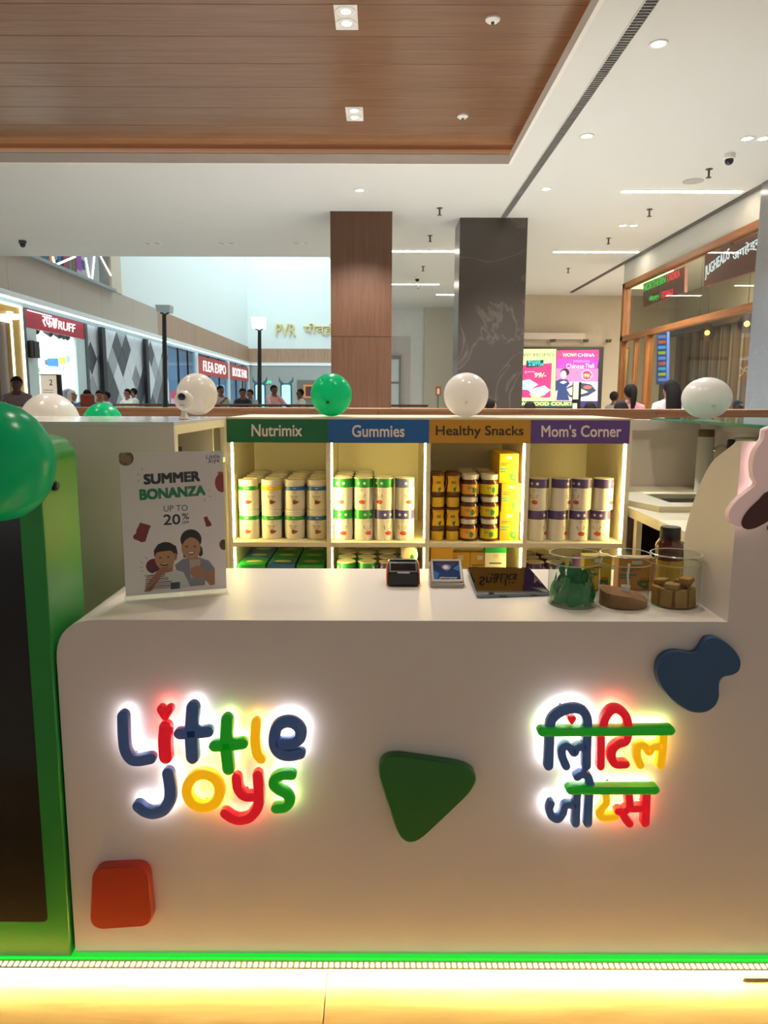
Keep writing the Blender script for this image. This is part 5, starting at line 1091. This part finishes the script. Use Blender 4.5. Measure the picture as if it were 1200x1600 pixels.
sq_('caption_bar', [(-260, 800), (1095, 800), (1090, 880), (-260, 880)], '2a2a70', .6); sq_('caption_bar', [(-260, 802), (740, 802), (740, 878), (-260, 878)], '1c5a5c', .7, .006)
sq_('advert_print', [(-100, 290), (440, 250), (415, 750), (-100, 750)], 'd02c74', .9, .006)
sq_('advert_print', [(70, 215), (320, 205), (310, 300), (60, 320)], '0c3c4c', .4, .008)
for i, pts in enumerate(([(-60, 520), (110, 485), (240, 560), (120, 640), (-60, 630)], [(95, 640), (330, 575), (415, 640), (320, 720), (190, 745)])): sq_('dish_print', pts, 'a8dce4', 1.0, .008)
sq_('dish_print', [(110, 690), (320, 700), (240, 760), (160, 765)], 'd8e070', .8, .007)
sq_('figure_print', [(495, 510), (560, 480), (660, 490), (695, 545), (640, 610), (690, 790), (500, 790), (520, 640), (490, 660)], '1c3c74', .7, .006); sq_('figure_print', ell(625, 385, 65, 55), '221c30', .3, .007); sq_('figure_print', ell(605, 420, 42, 62), 'f0c8c8', 1.0, .008); sq_('figure_print', [(550, 530), (600, 505), (660, 525), (600, 555)], 'f0c8c8', .9, .008)
sq_('dish_print', [(615, 625), (720, 570), (880, 540), (1000, 560), (1075, 650), (960, 720), (780, 760), (690, 740)], '2c4460', .6, .006); sq_('dish_print', [(650, 630), (760, 580), (900, 640), (960, 670), (780, 725), (700, 710)], 'd8e4c0', 1.0, .008); sq_('dish_print', ell(950, 600, 60, 26), 'd06858', .8, .009)
sq_('price_disc', ell(940, 425, 78, 72), 'f4e0ec', 1.0, .006); sq_('price_disc', ell(940, 425, 70, 64), 'd4305c', .9, .008)
def st_(body, x0, x1, y0, y1, c, s=1.0, o=.012, bold=.012, sl=0):
    letter(MB(), body, quadf(S_(x0 + sl, y0, o), S_(x1 + sl, y0, o), S_(x1, y1, o), S_(x0, y1, o)), bold=bold).build('lettering', E(f'scr_{c}_{s}', c, s), scn)
st_('WOW! MOMO', -160, 465, 110, 160, '4a5a30', .6, bold=.0); st_('WOW!', 592, 790, 108, 162, 'f0ecc8'); st_('CHINA', 808, 1052, 112, 162, 'f4d8f8')
st_('BIGGER', 90, 270, 215, 250, '48d8d8', sl=8); st_('& BETTER', 100, 312, 255, 292, '48d8d8', sl=8); st_('99/-', 180, 350, 390, 460, 'f0ecb0', sl=10); st_('2', 50, 70, 365, 400, 'f0d8e8'); st_('starting', 80, 190, 365, 390, 'f0d8e8', bold=0)
st_('INTRODUCING', 750, 980, 212, 240, 'e0c0e0', .8, bold=0); st_('Chinese', 645, 900, 260, 330, 'e8e8a8', bold=.0); st_('Thali', 915, 1045, 258, 318, 'a0dcf8', bold=.01); st_('199/-', 880, 1000, 405, 460, 'f0ecb0')
st_('AT FOOD COURT', -10, 740, 812, 864, 'd8f070', bold=.05)
# slim sign post in front of it
p = PY(902, 640, 13); t = thing('sign_post', 'slim cream and black sign post in front of the lit screen', 'sign post', (p.x, 13, FZ)); a = PY(897, 597, 13); b = PY(908, 640, 13)
bx('panel', a.x, a.x + .085, 13, 13.05, PY(900, 624, 13).z, a.z, M('post_cream', 'e0d8b8', rough=.5, emit=.3, ecol='fff4d0'), t); bx('panel', a.x, a.x + .07, 13, 13.05, FZ, PY(900, 630, 13).z, M('post_cream'), t); bx('core', a.x - .0, b.x, 13.051, 13.1, FZ, a.z, dark, t)
# ------------------------------------------------------------------ restaurant front on the right (plane X = XR)
rw = thing('restaurant_front', 'wood framed glass restaurant front on the right', 'shop front', (XR, 12, FZ)); Yl, Yr = 14.5, 9.34
bx('fascia', XR, XR + .2, Yr, Yl, 3.81, CZ - .001, wallw, rw); bx('fascia_return', XR, XR + .9, Yl, Yl + .1, 3.72, CZ - .001, wallw, rw)
bx('top_rail', XR - .05, XR + .08, Yr, Yl, 3.72, 3.81, frwood, rw); bx('mid_rail', XR - .05, XR + .08, Yr, Yl, 2.74, 2.83, frwood, rw); bx('base_rail', XR - .05, XR + .08, Yr, Yl, FZ, FZ + .12, frwood, rw)
vw = wood('frame_wood_upright', '7a4520', '96602e', rough=.4, axis='Z', scale=2.0)
bx('post', XR - .05, XR + .08, Yl - .12, Yl, FZ, 3.81, vw, rw); bx('post', XR - .05, XR + .08, 13.05, 13.17, FZ, 2.74, vw, rw); bx('post', XR - .02, XR + .06, 13.72, 13.79, FZ, 2.74, vw, rw)
rg = glass('restaurant_glass', 'd6d6cc', .9, .01, 1.5, .03)
for y0, y1, z0, z1 in ((Yl - .12, 12.8, 2.83, 3.72), (12.79, 11.1, 2.83, 3.72), (11.09, Yr, 2.83, 3.72), (Yl - .12, 13.8, FZ + .12, 2.74), (13.71, 13.18, FZ + .12, 2.74), (13.04, 11.2, FZ + .12, 2.74), (11.19, Yr, FZ + .12, 2.74)): bx('pane', XR, XR + .01, y0, y1, z0, z1, rg, rw)

ri = sgroup('wall_restaurant', (7.4, 12, FZ), 'inner wall of the restaurant with upright wooden slats'); rb = M('restaurant_beige', 'b5ab90', rough=.7)
bx('inner_wall', 7.4, 7.5, 9.0, 18.8, FZ, CZ - .01, rb, ri); bx('side_wall', XR + .3, 7.4, 9.34, 9.4, FZ, CZ - .01, M('restaurant_dark', '6a6458', rough=.6), ri); bx('header', 7.2, 7.4, 9.4, 18.8, 3.2, 3.35, M('slat_brown', '5e4a38', rough=.6), ri)
for k in range(14): bx('slat', 7.25, 7.4, 12.0 + k * .48, 12.08 + k * .48, FZ, 3.2, M('slat_brown'), ri)
def rsign(name, label, pts, boardc, lines):
    t = thing(name, label, 'sign', tuple(PX(*pts[3], XR + .12))); P = [PX(x, y, XR + .12) for x, y in pts]; MB().prism(P, (.05, 0, 0)).build('board', M('board_' + boardc, boardc, rough=.5, emit=.1, ecol=boardc), t)
    for tx, q, m_, bo in lines: letter(MB(), tx, quadf(*[PX(x, y, XR + .112) for x, y in q]), bold=bo, depth=(-.006, 0, 0)).build('lettering', m_, t)
    return t
g1, r1, b1 = E('neon_green', '18e050', 1.7), E('neon_red', 'ff2c44', 1.7), E('neon_white', 'd0ecff', 2.2)
def rr4(x0, x1, y0, y1, sl): return [(x0, y0), (x1, y0 - sl), (x1, y1 - sl * .97), (x0, y1)]
rsign('tadka_sign', 'brown sign board reading NORTHERN TADKA in green and red neon', [(1005, 444), (1070, 416), (1069, 457), (1005, 480)], '8a4a3a', [('NORTHERN', rr4(1006, 1040, 445, 456, 15), g1, .0), ('TADKA', rr4(1042, 1063, 430, 441, 9), r1, .0), ('नॉर्दर्न', rr4(1014, 1030, 463, 473, 5), g1, .0), ('तडका', rr4(1033, 1052, 457, 467, 6), r1, .0)])
rsign('jugheads_sign', 'red sign board with white neon JUGHEADS lettering', [(1101, 395), (1197, 358), (1196, 418), (1100, 448)], '8c3434', [('JUGHEADS', rr4(1102, 1140, 417, 438, 30), b1, .0), ('जगहेड्स', rr4(1145, 1191, 392, 413, 28), b1, .0)])
mn = thing('menu_screen', 'tall blue lit menu screen inside the restaurant', 'screen', (XR + .5, 12.2, FZ))
P = [PX(x, y, XR + .5) for x, y in ((1027, 520), (1042, 518), (1041, 600), (1025, 601))]; MB().prism(P, (.05, 0, 0)).build('panel', E('menu_blue', '2a58b8', .9), mn)
rr = random.Random(3)
for k in range(9):
    y0 = 524 + k * 8.4; P = [PX(x, y, XR + .495) for x, y in ((1028.5, y0), (1040, y0 - .6), (1040, y0 + 4), (1028.5, y0 + 4.6))]; MB().add(P, [(0, 1, 2, 3), (3, 2, 1, 0)]).build('menu_line', E('menu_%d' % (k % 4), ['7ab0f0', 'd88050', '60c8e8', 'b8d860'][k % 4], .9), mn)
bx('stand', XR + .52, XR + .56, P[0].y, P[1].y, FZ, P[2].z, dark, mn)
for i, (px, py) in enumerate(((1105, 520), (1167, 506))):
    p = PX(px, py, 5.8); t = thing('pendant_lamp', f"warm glass pendant lamp in the restaurant, {('farther', 'nearer')[i]} one", 'lamp', (p.x, p.y, p.z - .12), group='restaurant pendant lamps')
    MB().lathe([(.05, .16), (.13, .05), (.13, -.04), (.08, -.13), (.04, -.14)], p, 18, cap=False).build('shade', glass('pendant_glass', 'c8b088', .8), t, smooth=True); MB().ball(p, .045, 12, 8).build('bulb', E('bulb_warm', 'ffd890', 14), t, smooth=True); MB().tube([p + Vector((0, 0, .15)), (p.x, p.y, CZ - .001)], .006, 6).build('cord', black, t)
bx('bench', 5.9, 6.8, 9.6, 13, FZ, FZ + .45, M('bench_red', '6a2c26', rough=.6)) .name = 'bench'
T(bpy.data.objects['bench'], 'dark red bench inside the restaurant', 'bench')

area('restaurant_fill', (6.2, 12.0, 4.15), 1.6, 4.5, 1000, (1, .92, .76))  # unseen fill light added to brighten the restaurant interior
# ------------------------------------------------------------------ people
def cat(name, c, r=.75): return M('cloth_' + c, c, rough=r, var=.12, scale=14)
def person(label, px, top, Y, facing, shirt, pants, skin='8a5a40', hairc='17120f', hair='short', arms='down', X=None, hgt=None, lean=0, slv=.5, coll=None):
    p = PY(px, top, Y); h = (p.z - FZ) if hgt is None else hgt
    J = {}; Ed = []; Rr = {}
    def j(n, x, y, z, r, ry=None): J[n] = Vector((x * h, y * h, z * h)); Rr[n] = (r * h, (ry or r) * h)
    ln = lean
    j('pel', 0, 0, .52, .085, .06); j('waist', 0, -.02 * ln, .61, .075, .055); j('chest', 0, -.07 * ln, .72, .092, .062); j('sho', 0, -.11 * ln, .80, .075, .05)
    j('neck', 0, -.13 * ln, .85, .030); j('jaw', 0, -.15 * ln - .006, .882, .036, .040); j('face', 0, -.16 * ln - .004, .925, .044, .050); j('crown', 0, -.16 * ln, .962, .034, .038)
    j('nose', 0, -.16 * ln - .060, .917, .008)
    Ed += [('pel', 'waist'), ('waist', 'chest'), ('chest', 'sho'), ('sho', 'neck'), ('neck', 'jaw'), ('jaw', 'face'), ('face', 'crown'), ('face', 'nose')]
    for s, n in ((-1, 'l'), (1, 'r')):
        j('ear' + n, s * .051, -.16 * ln + .004, .92, .009); Ed.append(('face', 'ear' + n))
        j('hip' + n, s * .05, 0, .49, .055); j('kne' + n, s * .055, -.01, .28, .036); j('ank' + n, s * .055, .01, .045, .024); j('toe' + n, s * .065, -.075, .018, .018)
        Ed += [('pel', 'hip' + n), ('hip' + n, 'kne' + n), ('kne' + n, 'ank' + n), ('ank' + n, 'toe' + n)]
        A = {'down': ((.135, .01, .63), (.14, -.02, .49)), 'phone': ((.12, -.06, .66), (.04, -.15, .77)), 'rail': ((.14, -.10, .66), (.06, -.20, .62)), 'fold': ((.14, -.05, .64), (.03, -.12, .68)), 'point': ((.13, -.12, .70), (.16, -.26, .66))}[arms if not (arms == 'phone' and s > 0) else 'rail']
        sh_y = -.11 * ln
        j('shl' + n, s * .10, sh_y, .795, .042); j('elb' + n, s * A[0][0], sh_y + A[0][1], A[0][2], .026); hx_, hy_, hz_ = s * A[1][0], sh_y + A[1][1], A[1][2]
        j('wri' + n, hx_, hy_, hz_, .018, .014); d = (J['wri' + n] - J['elb' + n]).normalized() / h * h
        d = Vector(d); sd = Vector((1, 0, 0)) if abs(d.x) < .8 else Vector((0, 1, 0)); sd = (sd - d * sd.dot(d)).normalized()
        J['pal' + n] = J['wri' + n] + d * .04 * h; Rr['pal' + n] = (.020 * h, .010 * h)
        Ed += [('sho', 'shl' + n), ('shl' + n, 'elb' + n), ('elb' + n, 'wri' + n), ('wri' + n, 'pal' + n)]
        for fi, (o_, l_) in enumerate(((-.016, .040), (-.005, .046), (.006, .043), (.016, .034))):
            J[f'f{fi}{n}'] = J['pal' + n] + sd * o_ * h + d * l_ * h * .55; Rr[f'f{fi}{n}'] = (.0055 * h,) * 2
            J[f'g{fi}{n}'] = J['pal' + n] + sd * o_ * 1.1 * h + d * l_ * h + Vector((0, -.006 * h, -.008 * h)); Rr[f'g{fi}{n}'] = (.005 * h,) * 2
            Ed += [('pal' + n, f'f{fi}{n}'), (f'f{fi}{n}', f'g{fi}{n}')]
        J['th' + n] = J['wri' + n] + d * .02 * h + sd * -.028 * s * h; Rr['th' + n] = (.006 * h,) * 2; Ed.append(('wri' + n, 'th' + n))
    names = list(J); ix = {n: i for i, n in enumerate(names)}
    me = bpy.data.meshes.new('skeleton'); me.from_pydata([J[n] for n in names], [(ix[a], ix[b]) for a, b in Ed], [])
    o = bpy.data.objects.new('skeleton', me); COL.objects.link(o); o.modifiers.new('skin', 'SKIN'); sm = o.modifiers.new('sub', 'SUBSURF'); sm.levels = 2; sm.render_levels = 2
    for n in names:
        sv_ = me.skin_vertices[0].data[ix[n]]; sv_.radius = Rr[n]; sv_.use_root = (n == 'pel')
    bm = bpy.data.meshes.new_from_object(o.evaluated_get(bpy.context.evaluated_depsgraph_get())); bpy.data.objects.remove(o)
    bm.name = 'person'; body = bpy.data.objects.new('person', bm); COL.objects.link(body)
    bm.materials.clear()
    for m_ in (cat('s', shirt), cat('p', pants), M('skin_' + skin, skin, rough=.55, var=.05), cat('shoe', '2a2422')): bm.materials.append(m_)
    seg = [(J[a], J[b], a, b) for a, b in Ed]
    for pg in bm.polygons:
        c = pg.center; best = None
        for a, b, na, nb in seg:
            ab = b - a; t = max(0, min(1, (c - a).dot(ab) / ab.length_squared)); dd = (a + ab * t - c).length
            if best is None or dd < best[0]: best = (dd, na, nb, t)
        na, nb, t = best[1], best[2], best[3]; k = nb[:3]
        if na in ('neck', 'jaw', 'face') or nb in ('neck', 'jaw', 'face', 'crown') and not (nb == 'neck' and t < .45): mi = 2
        elif na[:3] in ('pal', 'wri') or na[0] in 'fg' and na[1].isdigit(): mi = 2
        elif k == 'wri' and slv < 1: mi = 2
        elif k == 'elb' and t > slv * 1.3: mi = 2
        elif k == 'toe' or (k == 'ank' and t > .9): mi = 3
        elif k in ('hip', 'kne', 'ank'): mi = 1
        else: mi = 0
        pg.material_index = mi; pg.use_smooth = True
    hm = M('hair_' + hairc, hairc, rough=.75, spec=.15, var=.2, scale=60); hc = Vector((0, (-.16 * ln + .012) * h, .938 * h))
    mb = MB().ball(hc, (.054 * h, .058 * h, .060 * h), 20, 14)
    mb.v = [Vector((v.x, v.y, v.z)) if not (v.y < hc.y - .018 * h and v.z < hc.z + .022 * h) else Vector((v.x * .8, max(v.y, hc.y - .018 * h), max(v.z, hc.z - .01 * h))) for v in mb.v]
    if hair == 'pony': mb.tube([hc + Vector((0, .045 * h, .02 * h)), hc + Vector((0, .07 * h, -.02 * h)), hc + Vector((0, .065 * h, -.10 * h)), hc + Vector((0.005 * h, .06 * h, -.19 * h))], [.025 * h, .028 * h, .022 * h, .008 * h], 10)
    if hair == 'long': mb.tube([hc + Vector((0, .02 * h, .0)), hc + Vector((0, .045 * h, -.05 * h)), hc + Vector((.005 * h, .055 * h, -.15 * h)), hc + Vector((.012 * h, .058 * h, -.27 * h)), hc + Vector((.012 * h, .05 * h, -.33 * h))], [.052 * h, .056 * h, .055 * h, .045 * h, .012 * h], 12)
    if hair == 'scarf': mb.tube([hc, hc + Vector((0, .02 * h, -.06 * h)), hc + Vector((0, .015 * h, -.12 * h))], [.058 * h, .052 * h, .075 * h], 14)
    mb.build('hair' if hair != 'scarf' else 'headscarf', hm, body, smooth=True)
    e = MB()
    for s in (-1, 1): e.ball((s * .019 * h, (-.16 * ln - .050) * h, .930 * h), .0065 * h, 8, 6)
    e.build('eyes', M('eye_dark', '120c0a', rough=.2), body, smooth=True)
    MB().ball((0, (-.16 * ln - .047) * h, .896 * h), (.014 * h, .005 * h, .004 * h), 10, 6).build('mouth', M('lip', '7a3a34', rough=.5), body, smooth=True)
    body.location = (p.x if X is None else X, Y, FZ); body.rotation_euler = (0, 0, facing)
    return T(body, label, 'person')
R_ = math.radians
person('man in a mauve shirt standing in front of the gold framed shop', 25, 587, 11.5, R_(15), '7d6a6e', '3a3a44', '4a3026', arms='fold', slv=.7)
person('person with a white headscarf and blue top near the clothing shop', 113, 609, 14.0, R_(80), '3a6a9c', '3a4a6a', 'a87858', 'e6e6e2', 'scarf')
a = person('person in a rust red top with a backpack seen from behind', 136, 608, 14.6, R_(200), 'a04a34', '3a3430', '5a3a2c')
mb = MB().box(-.13, .13, .08, .22, 1.0, 1.36); mb.xf(wm(a)); mb.build('backpack', cat('b', '8a3c2c'), a, bevel=.04)
person('woman in white before the diamond hoarding, left of a pair', 155, 609, 15.0, R_(20), 'dcdad2', '6a6a70', '9a6a50')
person('person in pale grey before the diamond hoarding, right of a pair', 165, 611, 15.9, R_(-40), 'c4c2bc', '4a4a50', '7a4e3a')
person('woman in white leaning over the far railing, left of a pair', 204, 607, 17.85, R_(-25), 'e0ddd4', '5a5a60', '8a5a42', arms='rail', lean=.5)
person('woman in white leaning over the far railing, right of a pair', 214, 606, 18.5, R_(-60), 'd8d6d0', '5a5a60', '8a5a42', arms='phone', lean=.4)
person('man in a beige shirt looking at a phone by the FLEA EXPO unit', 343, 602, 17.8, R_(40), 'c2bcae', '4a463e', '7a4c38', arms='phone', lean=.2)
person('man in a black shirt and cap leaning on the far railing', 379, 606, 17.7, R_(10), '23282e', '2a2c34', '7a4c38', arms='rail', lean=.35)
person('man in a grey blue shirt looking down at the far railing', 396, 608, 18.6, R_(-30), '9aa4ac', '3c4450', '84543e', arms='rail', lean=.6)
person('man in a pink shirt leaning on the far railing', 426, 601, 17.9, R_(35), 'dca0a4', '4a4a58', '6e4432', arms='point', lean=.3, slv=.9)
person('man in a white shirt at the far railing beside the green balloon', 472, 607, 17.7, R_(-60), 'dcdad2', '4a4a52', '6e4432', arms='rail', lean=.25)
person('woman in a pink top with a ponytail seen from behind on the right', 985, 599, 9.2, R_(185), 'd88a94', '3a3440', '8a5a42', hair='pony')
person('woman with very long black hair in a pale pink top seen from behind', 1048, 592, 8.4, R_(190), 'dfc2bc', '6a3a3a', '8a5a42', hair='long')
person('person in a grey green top at the far left of the restaurant frame', 961, 611, 13.2, R_(120), '8f8c7c', '4a4a44', '6e4c3a', X=None)
person('dark haired person just behind the parapet below the pink top', 970, 625, 7.4, R_(180), '3a2f2c', '2a2626', '6e4c3a', hair='long')
person('dark haired person at the foot of the marble pillar', 768, 622, 9.6, R_(120), '4a3a36', '2a2626', '8a5a42')
person('dark haired person behind the parapet, left before the lit screen', 828, 626, 8.6, R_(175), '2c2828', '2a2626', '6e4c3a', hair='long')
person('dark haired person behind the parapet, right before the lit screen', 922, 627, 8.6, R_(180), '2c2828', '2a2626', '6e4c3a', hair='long')
person('person in an olive top sitting inside the restaurant', 1155, 624, 10.6, R_(20), '6a5c38', '4a3a34', '5a4028')
